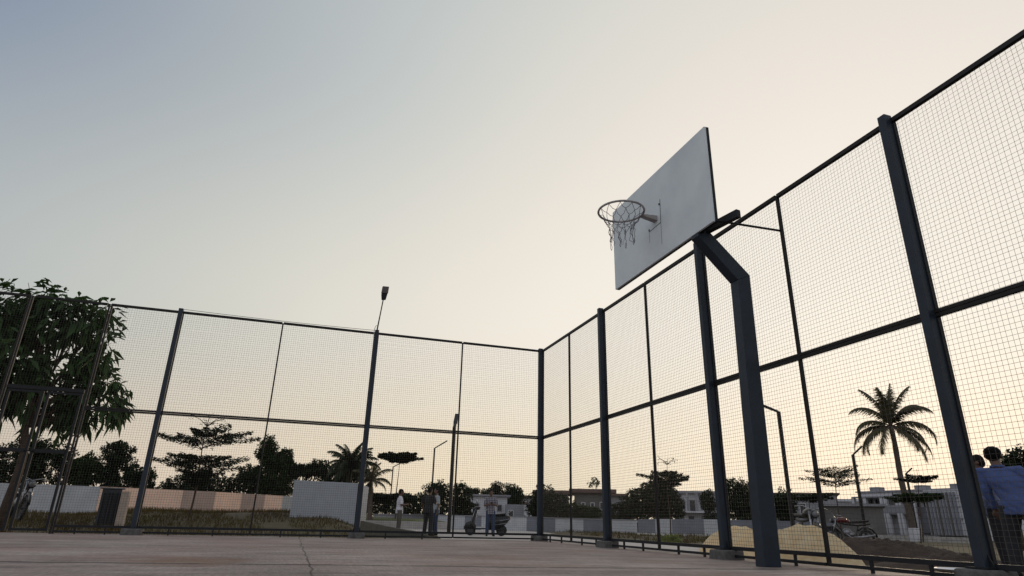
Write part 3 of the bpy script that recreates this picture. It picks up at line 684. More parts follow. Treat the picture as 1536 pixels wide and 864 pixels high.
# ------------------------------------------------------------------ buildings
def building(name, label, u0, u1, D0, D1, v0, v1, depth, wm, windows=(), roof=None, bands=(), z0=-1, extras=None, cat='building', group='houses beyond the fences', doors=()):
    a = gp(u0, D0, 0); b = gp(u1, D1, 0); d = b-a; W = d.length; rz = math.atan2(d.y, d.x)
    root = empty(name, a, rz, label, cat, group); H = (zt(u0,v0,D0)+zt(u1,v1,D1))/2
    m = MB(); m.box(0,W,0,depth,z0,H); m.build('wall', wm, root)
    if roof:
        rm, ov, th = roof; m = MB(); m.box(-ov,W+ov,-ov,depth+ov,H+.003,H+th); m.build('roof', rm, root)
    for (x, z, w, h) in windows:      # fractions
        f = MB(); X = x*W; Z = z*H; w_ = w*W; h_ = h*H
        for q in ((X-.06,X+w_+.06,Z-.06,Z),(X-.06,X+w_+.06,Z+h_,Z+h_+.06),(X-.06,X,Z,Z+h_),(X+w_,X+w_+.06,Z,Z+h_)): f.box(q[0],q[1],-.06,.02,q[2],q[3])
        fo = f.build('window', bwhite if wm is not bwhite else bgrey, root)
        g_ = MB(); g_.box(X,X+w_,-.012,.01,Z,Z+h_); g_.build('pane', glass, fo)
    for (x0, x1, z, th, out, mt, nm) in bands:
        m = MB(); m.box(x0*W,x1*W,-out,-.003,z*H,z*H+th); m.build(nm, mt, root)
    return root, W, H
building('house','plain white two-storey house behind the scooter rider',703,760,58,58,743,746,4,bwhite,[(.15,.55,.1,.18),(.45,.55,.12,.18),(.75,.5,.1,.2),(.2,.1,.12,.2)],(bgrey,.3,.15))
building('house','low grey and white house with a boxy grey bay right of the scooter rider',757,812,57,57,757,757,3,bgrey,[(.1,.4,.12,.3),(.7,.4,.14,.3)],None,[(.52,1.0,.0,1.7,.5,bwhite,'bay')])
building('house','white house with a thin reddish roof slab left of the corner post',772,812,98,98,746,748,8,bwhite,[(.2,.6,.15,.15),(.6,.6,.15,.15)],(bbrown,.6,.35),[(.0,.5,.78,.2,1.0,bbrown,'awning')])
building('house','pale house with a wide reddish-brown roof right of the corner post',806,853,96,96,741,740,8,bgrey,[(.35,.5,.12,.2),(.65,.5,.12,.2)],(bbrown,.7,.45),[(.3,.62,.76,.5,.4,bwhite,'balcony')])
building('house','old dark grey house with a flat brown roof behind the second navy post',862,918,64,64,739,740,7,bdark,[(.2,.5,.08,.2),(.45,.5,.08,.2),(.7,.5,.1,.22)],(bbrown,.5,.35),[(.0,1,.5,.12,.3,bgrey,'ledge')])
building('house','white house end wall just right of the second navy post',918,938,64,64,743,745,6,bgrey,[(.3,.5,.3,.2)],(bbrown,.4,.2))
r_, W, H = building('house','white balconied house between the domed bush and the fourth post',1016,1078,80,80,742,738,9,bwhite,[(.12,.55,.1,.25),(.35,.5,.12,.3),(.62,.55,.12,.25),(.3,.1,.12,.25)],(bgrey,.5,.25),[(.05,.95,.45,.15,1.2,bwhite,'balcony_slab')])
for fx in (.08,.3,.52,.75,.93):
    m = MB(); m.box(W*fx-.12,W*fx+.12,-1.15,-.9,H*.45+.152,H-.003); m.build('column', bgrey, r_)
m = MB(); m.prism([(W*.55,-2.2,.2),(W*.85,-2.2,2.2),(W*.85,-2.2,2.5),(W*.55,-2.2,.5)],[(W*.55,-1.25,.2),(W*.85,-1.25,2.2),(W*.85,-1.25,2.5),(W*.55,-1.25,.5)]); m.build('staircase', bwhite, r_)
r_, W, H = building('house','long low pale house with a sloping eave just right of the basketball pole',1150,1262,66,66,736,747,10,bgrey,[(.3,.5,.07,.25),(.5,.5,.07,.25)],(bbrown,.3,.12))
building('shed','dark grey windowless shed wall right of the leaning thin mullion',1236,1330,58,58,758,761,7,bdark,[],(bgrey,.25,.18))
building('house','narrow white parapet house behind the dark shed',1232,1310,78,78,748,749,8,bwhite,[(.2,.75,.05,.12)],None,[(0,1,.9,.12,.15,bgrey,'parapet_band')])
wn = [(.10,.60,.04,.22),(.17,.60,.035,.22),(.235,.60,.035,.22),(.38,.60,.03,.22),(.50,.58,.09,.24),(.63,.62,.04,.2),(.92,.62,.06,.2)]
r_, W, H = building('apartment_building','long white two-storey building with balconies behind the palm trunk',1297,1462,74,68,738,735,12,bwhite,wn,(bgrey,.2,.12),
   [(0,.72,.86,.12,1.1,bgrey,'roof_slab'),(.14,.60,.46,.14,1.0,bgrey,'balcony_slab'),(0.0,.17,.06,2.0,.3,bdark,'dark_bay'),(.5,.68,.05,2.2,.25,grey_wall,'garage_door'),(.86,1,.4,.15,.5,bgrey,'balcony_slab')])
for fx in (.005,.13,.30,.34,.45,.47,.60):
    m = MB(); m.box(W*fx-.15,W*fx+.15,-1.05,-.75,.0,H*.86-.01); m.build('column', bwhite, r_)
for fx in (.05,.5,.82):
    m = MB(); m.box(W*fx,W*fx+.9,1,2,H+.123,H+.55); m.build('roof_tank', bgrey, r_)
m = MB(); m.box(W*.02,W*.6,-1.06,-1.0,H*.46+.143,H*.46+.8,0); m.build('balcony_rail', bgrey, r_)
m = MB(); m.box(W*.70,W*.995,-.9,-.01,.05,H*.99); st = m.build('stair_tower', mat('tower_plaster',(.42,.42,.45),.9), r_)
for k in range(9):
    m = MB(); fx = .712+.03*k; m.box(W*fx,W*fx+.14,-1.02,-.905,.1,H*.93); m.build('fin', grey_wall if k%3 else bdark, st)
for z in (.35,.6,.8):
    m = MB(); m.box(W*.705,W*.99,-.96,-.903,H*z,H*z+.1); m.build('ledge', bgrey, st)
m = MB(); a = gp(1290,50,-.2); b = gp(1460,46,-.2); m.bar(a,b,.3,.5); tag(m.build('boundary_kerb', mat('pale_rubble',(.36,.34,.32),.9,.3,3)), 'low pale boundary kerb in front of the long white building', 'kerb wall')
m = MB(); p = gp(1371,47); m.box(p.x-.22,p.x+.22,p.y-.22,p.y+.22,-.3,.5); tag(m.build('plinth', bwhite, bevel=.03), 'small white plinth at the foot of the palm trunk', 'plinth')
# portal frames
def portal(label, u0, u1, D, v0):
    a = gp(u0,D,-.4); b = gp(u1,D,-.4); d = b-a; W = d.length; root = empty('gateway', a, math.atan2(d.y,d.x), label, 'gateway', 'white portal frames behind the far wall')
    H = zt((u0+u1)/2,v0,D)+.4; t = W*.17
    m = MB(); m.box(0,t,0,.35,0,H-t); m.build('pillar', bwhite, root); m = MB(); m.box(W-t,W,0,.35,0,H-t); m.build('pillar', bwhite, root); m = MB(); m.box(0,W,0,.35,H-t+.002,H); m.build('lintel', bwhite, root)
portal('small white portal frame seen between the corner post and second post',850,865,62,760)
portal('larger white portal frame just right of the second navy post',923,944,58,757)

# dark cabinet near gate
a = gp(146,19.5,hgt(*gp(146,19.5).xy)-.1); b = gp(176,19.5); d = b-a; W = math.hypot(d.x,d.y)
cb = empty('metal_cabinet', a, math.atan2(d.y,d.x), 'tall dark louvred metal cabinet standing on the bank left of the first post', 'cabinet'); H = zt(166,733,19.5)-a.z
m = MB(); m.box(0,W,0,.5,0,H); m.build('cabinet_body', mat('dark_cabinet_paint',(.022,.03,.042),.5), cb, bevel=.01)
m = MB(); m.box(-.05,W+.06,-.06,.56,H+.003,H+.03); m.build('lid', bgrey, cb)
m = MB()
for k in range(5): m.box(.05+k*W/5,.05+k*W/5+W/7,-.012,-.002,.1,H-.1)
m.build('louvre', dark, cb)
p = gp(183,19.3); m = MB(); m.box(-.09,.09,-.09,.09,0,1.0); q_ = m.build('marker_post', mat('pale_post_paint',(.45,.36,.3),.9)); q_.location = (p.x,p.y,hgt(p.x,p.y)-.15); tag(q_, 'short pale post at the right side of the dark cabinet', 'post')

# ------------------------------------------------------------------ covered heaps, soil, debris
def tarp_mat():
    return mat('yellow_white_tarp', (.96,.85,.62), .5, .03, 6.5, trans=.6, second=(.80,.60,.34), bump=.8)
def heap(name, label, cu, D, rx, ry, hz, mat_, seed, cat, peak=(0,0), rough=.12, group=None, ridge=2.5, res=48):
    p = gp(cu, D); m = MB(); n = res
    for i in range(n+1):
        r0 = i/n
        for k in range(72):
            a = 2*math.pi*k/72; x = rx*r0*math.cos(a); y = ry*r0*math.sin(a)
            ed = 1+.14*mn.noise(Vector((math.cos(a)*1.6+seed, math.sin(a)*1.6, 0)))
            x *= ed; y *= ed; px_ = x/rx-peak[0]; py_ = y/ry-peak[1]
            h = (max(0, 1-r0**2.1)**.75 if 'sheeted' in label else max(0, 1-r0**1.9))*(1.0 if 'sheeted' in label else .72+.28*math.exp(-(px_*px_+py_*py_)*5))
            fold = mn.noise(Vector((x*ridge*2.2+seed, y*ridge, 1)))*.5+abs(mn.noise(Vector((x*ridge*3-y*ridge*2, y*ridge*3+seed, 2))))*.8
            h *= 1+rough*fold; h += rough*.10*mn.noise(Vector((x*9,y*9,seed)))*(1-r0)
            m.v.append((x, y, max(-.02, h*hz)))
    for i in range(n):
        for k in range(72): m.f.append((i*72+k,(i+1)*72+k,(i+1)*72+(k+1)%72,i*72+(k+1)%72)); m.m.append(0)
    o = m.build(name, mat_, None, True); o.location = (p.x,p.y,G-.01); o.rotation_euler = (0,0,-YAW-.45); return tag(o, label, cat, group)
heap('covered_heap','smaller yellowish sheeted heap behind the fourth navy post', 1107, 13.0, .84, .7, .55, tarp_mat(), 1.3, 'covered heap', (.0,0), .14, 'sheeted heaps')
heap('covered_heap','larger yellowish sheeted heap right of the basketball pole', 1203, 10.6, .74, .72, .58, tarp_mat(), 7.7, 'covered heap', (-.15,0), .13, 'sheeted heaps')
soil = mat('brown_soil', (.045,.028,.019), .95, .5, 4, bump=.8)
heap('soil_heap','long brown soil heap behind the right fence', 1330, 13.6, 1.8, .8, .47, soil, 3.1, 'soil heap', (-.45,0), .25, None, 3)
heap('soil_heap','low dark spoil heap on the far side of the soil, near the white basin', 1430, 12.8, 1.3, .7, .22, soil, 5.1, 'soil heap', (0,0), .4)
rk = random.Random(5)
dm = [mat('crumpled_plastic',(.42,.42,.42),.5,.2,9), mat('dark_rubble',(.06,.055,.05),.9,.3,9), mat('pale_rubble_piece',(.3,.28,.26),.9,.3,9)]
DN = [('plastic_scrap','crumpled pale plastic scrap'),('rubble_stone','dark broken rubble stone'),('rubble_stone','pale rough rubble stone')]
for i, (u, D_, s_, k) in enumerate([(1300,8.3,.10,0),(1283,8.6,.08,1),(1325,8.5,.07,1),(1262,8.8,.10,2),(1345,8.9,.06,2),(1372,8.4,.09,1),(1246,9.0,.06,0),(1395,8.8,.07,1),(1318,9.2,.10,0),(1355,8.2,.05,0)]):
    m = MB(); m.ell((0,0,0),(1,.7,.45),9,6)
    m.v = [(x*s_*(1+.5*mn.noise(Vector((x*1.7+i,y*1.7,z*1.7)))), y*s_*(1+.5*mn.noise(Vector((x*2+i,y*2,z*2+4)))), z*s_*(1+.6*mn.noise(Vector((x*2,y*2+i,z*2))))) for x,y,z in m.v]
    o = m.build(DN[k][0], dm[k]); p = gp(u, D_, 0); o.location = (p.x,p.y,G+s_*.3); o.rotation_euler = (0,0,rk.random()*6)
    tag(o, DN[k][1]+' in the litter beside the right fence', 'scrap' if k==0 else 'stone', 'loose '+('plastic scraps' if k==0 else 'dark stones' if k==1 else 'pale stones')+' beside the right fence')
p = gp(1431,11.0,0); m = MB(); prof = [(.0,.02),(.22,.02),(.34,.075),(.355,.085),(.33,.075),(.21,.035),(0,.035)]; K = 28
for r0,z in prof:
    for k in range(K): a=2*math.pi*k/K; m.v.append((r0*math.cos(a),r0*math.sin(a),z))
for i in range(len(prof)-1):
    for k in range(K): m.f.append((i*K+k,i*K+(k+1)%K,(i+1)*K+(k+1)%K,(i+1)*K+k)); m.m.append(0)
o = m.build('basin', mat('white_enamel',(.62,.62,.66),.25,.1,5), None, True); o.location = (p.x,p.y,-.25); tag(o, 'shallow white basin lying on the ground left of the near post', 'basin')

# ------------------------------------------------------------------ two-wheelers
def wheel(parent, x, R0, r, spokes, w=1.0):
    t = MB(); t.tube([(x+(R0-r)*math.cos(a*math.pi/12), 0, R0+(R0-r)*math.sin(a*math.pi/12)) for a in range(24)], r, 8, closed=True)
    wo = t.build('wheel', tyre_m, parent, True)
    s = MB(); s.tube([(x+(R0-2*r)*math.cos(a*math.pi/10), 0, R0+(R0-2*r)*math.sin(a*math.pi/10)) for a in range(20)], r*.35, 6, closed=True)
    if spokes < 8: s.tube([(x,-.02,R0),(x,.02,R0)], R0-2*r, 20)
    for k in range(spokes): a = 2*math.pi*k/spokes; s.bar((x,0,R0),(x+(R0-2*r)*math.cos(a),0,R0+(R0-2*r)*math.sin(a)),.012 if spokes > 8 else .03)
    s.tube([(x,-.06,R0),(x,.06,R0)], .03, 8); s.build('rim', mat('dull_dark_alloy',(.05,.05,.055),.5,.2,9,metal=.5), wo)
def shell(secs, n=12):      # loft of yz ellipses along x : (x, zc, ry, rz)
    m = MB(); b = 0
    for (x, zc, ry, rz_) in secs:
        for k in range(n): a = 2*math.pi*k/n; m.v.append((x, ry*math.cos(a), zc+rz_*math.sin(a)))
    for i in range(len(secs)-1):
        for k in range(n): m.f.append((i*n+k,i*n+(k+1)%n,(i+1)*n+(k+1)%n,(i+1)*n+k)); m.m.append(0)
    m.f.append(tuple(range(n-1,-1,-1))); m.m.append(0); K = len(secs); m.f.append(tuple(range((K-1)*n,K*n))); m.m.append(0); return m
def scooter():   # front wheel at -x
    root = empty('scooter', (0,0,0))
    wheel(root, -.64, .215, .045, 5); wheel(root, .60, .215, .048, 5)
    shell([(-.90,.28,.04,.06),(-.82,.36,.08,.12),(-.64,.40,.10,.16),(-.50,.38,.09,.16),(-.42,.32,.05,.10)]).build('front_mudguard', blackp, root, True)
    m = MB(); m.prism([(-.66,-.16,.42),(-.52,-.20,.30),(-.40,-.17,.98),(-.50,-.12,1.0)],[(-.66,.16,.42),(-.52,.20,.30),(-.40,.17,.98),(-.50,.12,1.0)]); m.build('leg_shield', blackp, root, bevel=.04)
    m = MB(); m.tube([(-.635,-.17,.40),(-.56,-.2,.7),(-.47,-.15,.98)], .012, 6); m.tube([(-.5,-.215,.33),(-.43,-.21,.6),(-.375,-.18,.95)], .01, 6); m.build('trim_strip', chrome, root, True)
    m = MB(); m.box(-.5,.12,-.18,.18,.24,.31); m.build('floorboard', blackp, root, bevel=.02)
    m = MB(); m.box(-.42,-.02,-.185,-.181,.29,.33); m.build('sill_strip', mat('pale_sill',(.6,.6,.6)), root)
    shell([(.02,.46,.10,.20),(.12,.48,.18,.27),(.35,.50,.21,.28),(.6,.54,.20,.24),(.80,.62,.14,.16),(.94,.70,.05,.06)],16).build('rear_body', blackp, root, True)
    shell([(.0,.74,.06,.02),(.10,.77,.13,.04),(.35,.77,.14,.045),(.6,.80,.13,.05),(.78,.83,.08,.03)]).build('seat', seat_m, root, True)
    m = MB(); m.tube([(-.64,0,.215),(-.50,0,.75),(-.40,0,1.05)], .028, 8); m.build('steering_column', blackp, root)
    shell([(-.62,.93,.03,.02),(-.56,.96,.10,.07),(-.45,1.0,.13,.09),(-.33,1.03,.10,.06),(-.26,1.05,.03,.02)]).build('handlebar_cowl', blackp, root, True)
    m = MB(); m.tube([(-.33,-.33,1.06),(-.38,-.15,1.04),(-.38,.15,1.04),(-.33,.33,1.06)], .014, 8); m.build('handlebar', dark, root, True)
    m = MB(); m.ell((-.585,0,.92),(.05,.085,.075)); m.build('headlight', lampw, root, True)
    for sy in (-1, 1):
        m = MB(); m.tube([(-.36,sy*.2,1.06),(-.42,sy*.26,1.26)], .007, 6); mo = m.build('mirror_stem', dark, root)
        m = MB(); m.ell((-.43,sy*.27,1.30),(.02,.055,.045)); m.build('mirror', lampw, mo, True)
    for z, L0, L1 in ((.60,.22,.94),(.47,.18,.98)):
        m = MB(); m.tube([(L0,-.22,z-.07),((L0+L1)/2,-.24,z-.02),(L1-.1,-.2,z+.03),(L1,0,z+.07),(L1-.1,.2,z+.03),((L0+L1)/2,.24,z-.02),(L0,.22,z-.07)], .011, 6); m.build('crash_guard', chrome, root, True)
    m = MB(); m.tube([(.72,-.1,.78),(.86,-.08,.88),(.98,0,.93),(.86,.08,.88),(.72,.1,.78)], .012, 6); m.build('grab_rail', chrome, root, True)
    m = MB(); m.ell((.92,0,.68),(.03,.09,.04)); m.build('tail_light', mat('red_lens',(.3,.02,.02),.3), root, True)
    m = MB(); m.tube([(.2,-.15,.26),(.5,-.19,.24),(.78,-.2,.30)], [.03,.045,.05], 8); m.build('exhaust', dark, root, True)
    m = MB(); m.tube([(.05,-.1,.28),(.02,-.2,.01)], .012, 6); m.build('kick_stand', dark, root)
    return root
sc_ = scooter(); p = gp(730,26.6); sc_.location = (p.x,p.y,G+.01); sc_.rotation_euler = (0,0,-YAW+.06); tag(sc_, 'black scooter with chrome guards parked facing left behind the far fence', 'scooter')
def motorcycle(tank_m):
    root = empty('motorcycle', (0,0,0))
    wheel(root, -.66, .30, .04, 12); wheel(root, .60, .29, .048, 12)
    m = MB(); m.tube([(-.66+.36*math.cos(a), 0, .30+.36*math.sin(a)) for a in [R(k) for k in (20,50,80,110,140,165)]], .035, 8, flat=1.6); m.build('front_mudguard', blackp, root, True)
    m = MB(); m.tube([(.60+.36*math.cos(a), 0, .30+.36*math.sin(a)) for a in [R(k) for k in (0,25,50,80,110,140)]], .04, 8, flat=1.6); m.build('rear_mudguard', blackp, root, True)
    m = MB()
    for sy in (-.08,.08): m.tube([(-.66,sy,.30),(-.50,sy,.72),(-.42,sy,.95)], .022, 7)
    m.build('fork', chrome, root, True)
    m = MB(); m.tube([(-.44,0,.85),(-.1,0,.75),(.35,0,.72),(.8,0,.78)], .03, 7); m.tube([(-.44,0,.8),(-.15,0,.35),(.2,0,.3),(.35,0,.7)], .022, 7); m.tube([(.2,-.12,.32),(.6,-.12,.29)],.02,6); m.build('frame', dark, root, True)
    shell([(-.42,.86,.05,.05),(-.34,.90,.13,.10),(-.15,.91,.15,.11),(.02,.86,.11,.08),(.10,.82,.05,.04)],14).build('fuel_tank', tank_m, root, True)
    shell([(.02,.82,.08,.03),(.15,.83,.13,.045),(.45,.85,.13,.05),(.75,.89,.09,.035)]).build('seat', seat_m, root, True)
    m = MB(); m.ell((-.08,0,.45),(.17,.13,.17)); m.ell((.05,0,.38),(.14,.15,.11)); m.build('engine', mat('engine_alloy',(.18,.18,.19),.4,.3,12,metal=.8), root, True)
    m = MB(); m.tube([(-.15,-.12,.4),(0,-.16,.27),(.3,-.17,.28),(.85,-.18,.36)], [.02,.022,.04,.045], 8); m.build('exhaust', chrome, root, True)
    m = MB(); m.tube([(-.30,-.38,1.03),(-.40,-.22,1.06),(-.44,0,.98),(-.40,.22,1.06),(-.30,.38,1.03)], .013, 7); m.build('handlebar', chrome, root, True)
    m = MB(); m.ell((-.55,0,.88),(.08,.10,.10)); m.build('headlight', blackp, root, True); m = MB(); m.ell((-.60,0,.88),(.04,.07,.07)); m.build('headlight_lens', mat('dull_lens',(.15,.15,.16),.3), root, True)
    for sy in (-1,1):
        m = MB(); m.tube([(-.38,sy*.26,1.06),(-.44,sy*.30,1.22)], .006, 6); mo = m.build('mirror_stem', chrome, root); m = MB(); m.ell((-.45,sy*.31,1.25),(.015,.05,.032)); m.build('mirror', blackp, mo, True)
    return root
m1 = motorcycle(blackp); p = gp(22,21); m1.location = (p.x,p.y,hgt(p.x,p.y)); m1.rotation_euler = (R(6),0,2.4-YAW); tag(m1, 'dark motorcycle parked by the big tree trunk behind the gate', 'motorcycle')
m2 = copy_tree(m1); p = gp(1208,18); m2.location = (p.x,p.y,G); m2.rotation_euler = (R(5),0,R(66)); m2['label'] = 'black motorcycle parked behind the larger sheeted heap'
m3 = motorcycle(redp); p = gp(1274,29); m3.location = (p.x,p.y,G); m3.rotation_euler = (R(-5),0,.2-YAW-.4); tag(m3, 'red motorcycle parked beyond the long soil heap', 'motorcycle')

# ------------------------------------------------------------------ people
def checks(name, c1, c2, sc):
    m = bpy.data.materials.new(name); m.use_nodes = True; nt = m.node_tree; N = nt.nodes.new; L = nt.links.new
    b = nt.nodes['Principled BSDF']; b.inputs['Roughness'].default_value = .9; tc = N('ShaderNodeTexCoord'); fs = []
    for ax in ('X','Z'):
        w = N('ShaderNodeTexWave'); w.bands_direction = ax; w.inputs['Scale'].default_value = sc; w.inputs['Distortion'].default_value = .4; L(tc.outputs['Object'], w.inputs['Vector']); fs.append(w.outputs['Fac'])
    a = N('ShaderNodeMath'); a.operation = 'MULTIPLY'; L(fs[0], a.inputs[0]); L(fs[1], a.inputs[1])
    x = N('ShaderNodeMix'); x.data_type = 'RGBA'; L(a.outputs[0], x.inputs[0]); x.inputs[6].default_value = (*c1,1); x.inputs[7].default_value = (*c2,1); L(x.outputs[2], b.inputs['Base Color']); return m
skin = mat('brown_skin', (.11,.055,.035), .55, .1, 6); hair_m = mat('black_hair', (.004,.0035,.0035), .8, .3, 40, bump=.5, spec=.1)
def cook(mb, name, m, parent, vox):
    me = bpy.data.meshes.new(name); me.from_pydata(mb.v, [], mb.f); o = bpy.data.objects.new(name, me); C.objects.link(o)
    rm = o.modifiers.new('r','REMESH'); rm.mode = 'VOXEL'; rm.voxel_size = vox
    s = o.modifiers.new('s','SMOOTH'); s.iterations = 4; s.factor = .5
    dg = bpy.context.evaluated_depsgraph_get(); me2 = bpy.data.meshes.new_from_object(o.evaluated_get(dg)); me2.name = name
    o.modifiers.clear(); o.data = me2; me2.materials.clear(); me2.materials.append(m); me2.polygons.foreach_set('use_smooth', [True]*len(me2.polygons)); o.parent = parent; return o
def person(label, loc, rz, shirt, trouser, pose, vox=.010, sleeve='short', hair='short', group=None, shoes=None, scale=1.0, hem=.80, wrinkles=False, fat=1.0):
    root = empty('person', loc, rz, label, 'person', group); root.scale = (scale*fat,scale*fat,scale)
    V = Vector; g_ = lambda k, d: V(pose.get(k, d))
    lean = g_('lean', (0,0,0))
    pel = g_('pelvis', (0,0,.93)); ch = g_('chest', pel+V((0,0,.33))+lean*.6); nk = g_('neck', pel+V((0,0,.52))+lean); hd = g_('head', nk+V((0,.02,.155)))
    hy = pose.get('head_yaw', 0); hpi = pose.get('head_pitch', 0)
    S = {s: g_('sh'+s, nk+V((sx*.175,0,-.06))) for s, sx in (('L',-1),('R',1))}
    E_ = {s: g_('el'+s, S[s]+V((sx*.05,-.02,-.29))) for s, sx in (('L',-1),('R',1))}
    W_ = {s: g_('wr'+s, E_[s]+V((sx*.01,.05,-.25))) for s, sx in (('L',-1),('R',1))}
    Hh = {s: pel+V((sx*.09,0,-.02)) for s, sx in (('L',-1),('R',1))}
    K_ = {s: g_('kn'+s, V((sx*.11,.02,.49))) for s, sx in (('L',-1),('R',1))}
    A_n = {s: g_('an'+s, V((sx*.12,-.01,.09))) for s, sx in (('L',-1),('R',1))}
    b = MB()
    b.limb([pel+V((0,0,-.06)), pel+V((0,0,.08)), (pel+ch)/2, ch, nk+V((0,0,-.07))], [.12,.135,.125,.15,.10], 16, flat=.68, fdir=(0,1,0))
    b.limb([nk+V((0,0,-.08)), nk, hd+V((0,-.01,-.05))], [.06,.052,.05])
    rot = Matrix.Rotation(hy,3,'Z') @ Matrix.Rotation(hpi,3,'X')
    b.ell(hd+rot@V((0,-.005,.025)),(.075,.093,.095),rot=rot); b.ell(hd+rot@V((0,.03,-.045)),(.056,.06,.065),rot=rot)
    b.limb([hd+rot@V((0,.085,.02)), hd+rot@V((0,.108,-.018))],[.010,.015],8)                      # nose
    for sx in (-1,1):
        b.ell(hd+rot@V((sx*.077,-.005,.0)),(.012,.02,.032),10,6,rot=rot)                          # ears
        b.ell(hd+rot@V((sx*.03,.078,.045)),(.022,.012,.009),8,5,rot=rot)                          # brows
    b.ell(hd+rot@V((0,.083,-.055)),(.026,.012,.009),8,5,rot=rot)                                  # lips
    for s, sx in (('L',-1),('R',1)):
        b.limb([S[s], S[s].lerp(E_[s],.5), E_[s]], [.052,.045,.038]); b.limb([E_[s], E_[s].lerp(W_[s],.4), W_[s]], [.037,.036,.025])
        d = (W_[s]-E_[s]).normalized(); hdv = g_('hd'+s, d).normalized(); side = hdv.cross(V((0,1,0)) if abs(hdv.y) < .8 else V((0,0,1))).normalized()
        pm = W_[s]+hdv*.05; b.limb([W_[s], pm, W_[s]+hdv*.085], [.026,.036,.034], 10, flat=.5, fdir=side.cross(hdv))
        nrm = side.cross(hdv).normalized()*(1 if s == 'L' else -1)
        for fi, (off, ln) in enumerate(((-.027,.070),(-.009,.080),(.009,.075),(.026,.058))):
            q0 = W_[s]+hdv*.085+side*off; q1 = q0+hdv*ln*.55+nrm*.006; q2 = q1+hdv*ln*.4+nrm*.016
            b.limb([q0-hdv*.02,q0,q1,q2],[.010,.0095,.009,.0075],7)
        q0 = W_[s]+hdv*.03-side*.026; b.limb([q0, q0-side*.022+hdv*.03, q0-side*.03+hdv*.06+nrm*.01],[.013,.0105,.009],7)
        b.limb([Hh[s], Hh[s].lerp(K_[s],.5), K_[s]], [.085,.072,.052]); b.limb([K_[s], K_[s].lerp(A_n[s],.35), A_n[s]], [.052,.05,.034])
        fd = g_('ft'+s, (sx*.03,.16,0)); b.limb([A_n[s]+V((0,-.04,-.05)), A_n[s]+fd*.5+V((0,0,-.055)), A_n[s]+fd+V((0,0,-.065))],[.032,.036,.024])
    cook(b, 'body', skin, root, min(vox,.008))
    t = MB(); hz = hem
    r0 = pel.copy(); r0.z = hz
    t.loft([(r0,.182,.136),(pel+V((0,0,.03)),.176,.132),(pel+V((0,0,.09)),.162,.12),((pel+ch)/2,.155,.112),(ch,.180,.118),(nk+V((0,0,-.075)),.165,.095),(nk+V((0,0,-.03)),.09,.07)],20)
    for s, sx in (('L',-1),('R',1)):
        t.limb([nk+V((0,0,-.08)), S[s]+V((0,0,-.005)), S[s].lerp(E_[s],.5)], [.065,.07,.062]); 
        if sleeve == 'short': t.tube([S[s], S[s].lerp(E_[s],.5), S[s].lerp(E_[s],.9)], [.066,.060,.058], 12)
        else: t.tube([S[s], S[s].lerp(E_[s],.5), E_[s]], [.066,.058,.052], 12); t.ell(E_[s],(.05,.05,.05)); t.tube([E_[s], E_[s].lerp(W_[s],.5), E_[s].lerp(W_[s],.97)], [.05,.046,.038], 12)
    so = cook(t, 'shirt', shirt, root, vox)
    if wrinkles:
        for v_ in so.data.vertices:
            n_ = mn.noise(Vector((v_.co.x*9,v_.co.y*9,v_.co.z*16+v_.co.x*14)))*.008; v_.co += v_.normal*n_
    c_ = MB(); c_.tube([nk+V((.062*math.cos(a),.055*math.sin(a)+.0,-.012+.012*math.sin(a+3.14))) for a in [2*math.pi*k/16 for k in range(16)]], .014, 6, closed=True, flat=1.4); c_.build('collar', shirt, so, True)
    t = MB(); t.loft([(pel+V((0,0,-.14)),.15,.11),(pel+V((0,0,-.02)),.158,.118),(pel+V((0,0,.07)),.142,.104)],18)
    for s, sx in (('L',-1),('R',1)): t.tube([Hh[s]+V((0,0,.02)), Hh[s].lerp(K_[s],.5), K_[s], K_[s].lerp(A_n[s],.5), K_[s].lerp(A_n[s],.97)], [.102,.090,.074,.068,.066], 12)
    cook(t, 'trousers', trouser, root, vox)
    h = MB(); h.ell(hd+rot@V((0,-.02,.045)),(.084,.093,.088),rot=rot); h.ell(hd+rot@V((0,-.045,.0)),(.078,.062,.08),rot=rot)
    hb_ = cook(h, 'hair', hair_m if hair != 'grey' else mat('thin_dark_hair',(.012,.009,.008),.8,spec=.1), root, .008)
    for v_ in hb_.data.vertices:
        l = rot.inverted()@(v_.co-hd)
        if l.y > .052 and l.z < .06: v_.co = hd+rot@V((l.x*.8, .045, l.z*.9))
        v_.co += v_.normal*mn.noise(v_.co*60)*.006
    for s, sx in (('L',-1),('R',1)):
        f_ = MB(); fd = g_('ft'+s, (sx*.03,.16,0)); f_.limb([A_n[s]+V((0,-.045,-.048)), A_n[s]+fd*.5+V((0,0,-.05)), A_n[s]+fd*1.1+V((0,0,-.06))],[.038,.042,.029],10)
        f_.build('shoe', shoes or seat_m, root, True)
    return root
PG = 'people standing beyond the fences'
wht = mat('white_shirt_cloth',(.62,.60,.66),.9,.08,5); khk = mat('khaki_trouser_cloth',(.10,.09,.075),.9,.15,8)
blk = mat('black_shirt_cloth',(.012,.012,.014),.9,.2,8); jean = mat('blue_denim',(.025,.04,.08),.9,.2,20); drk = mat('dark_trouser_cloth',(.014,.014,.018),.9,.2,10)
p = gp(598,25.0); person('person in white shirt and khaki trousers standing with arms folded forward', (p.x,p.y,G), -YAW-1.35, wht, khk,
  {'head_pitch':-.1,'elL':(-.24,.06,1.12),'wrL':(-.06,.26,1.16),'elR':(.23,.05,1.12),'wrR':(.05,.27,1.14),'hdL':(1,.3,0),'hdR':(-1,.4,0)}, group=PG, vox=.012, scale=.93, fat=1.12)
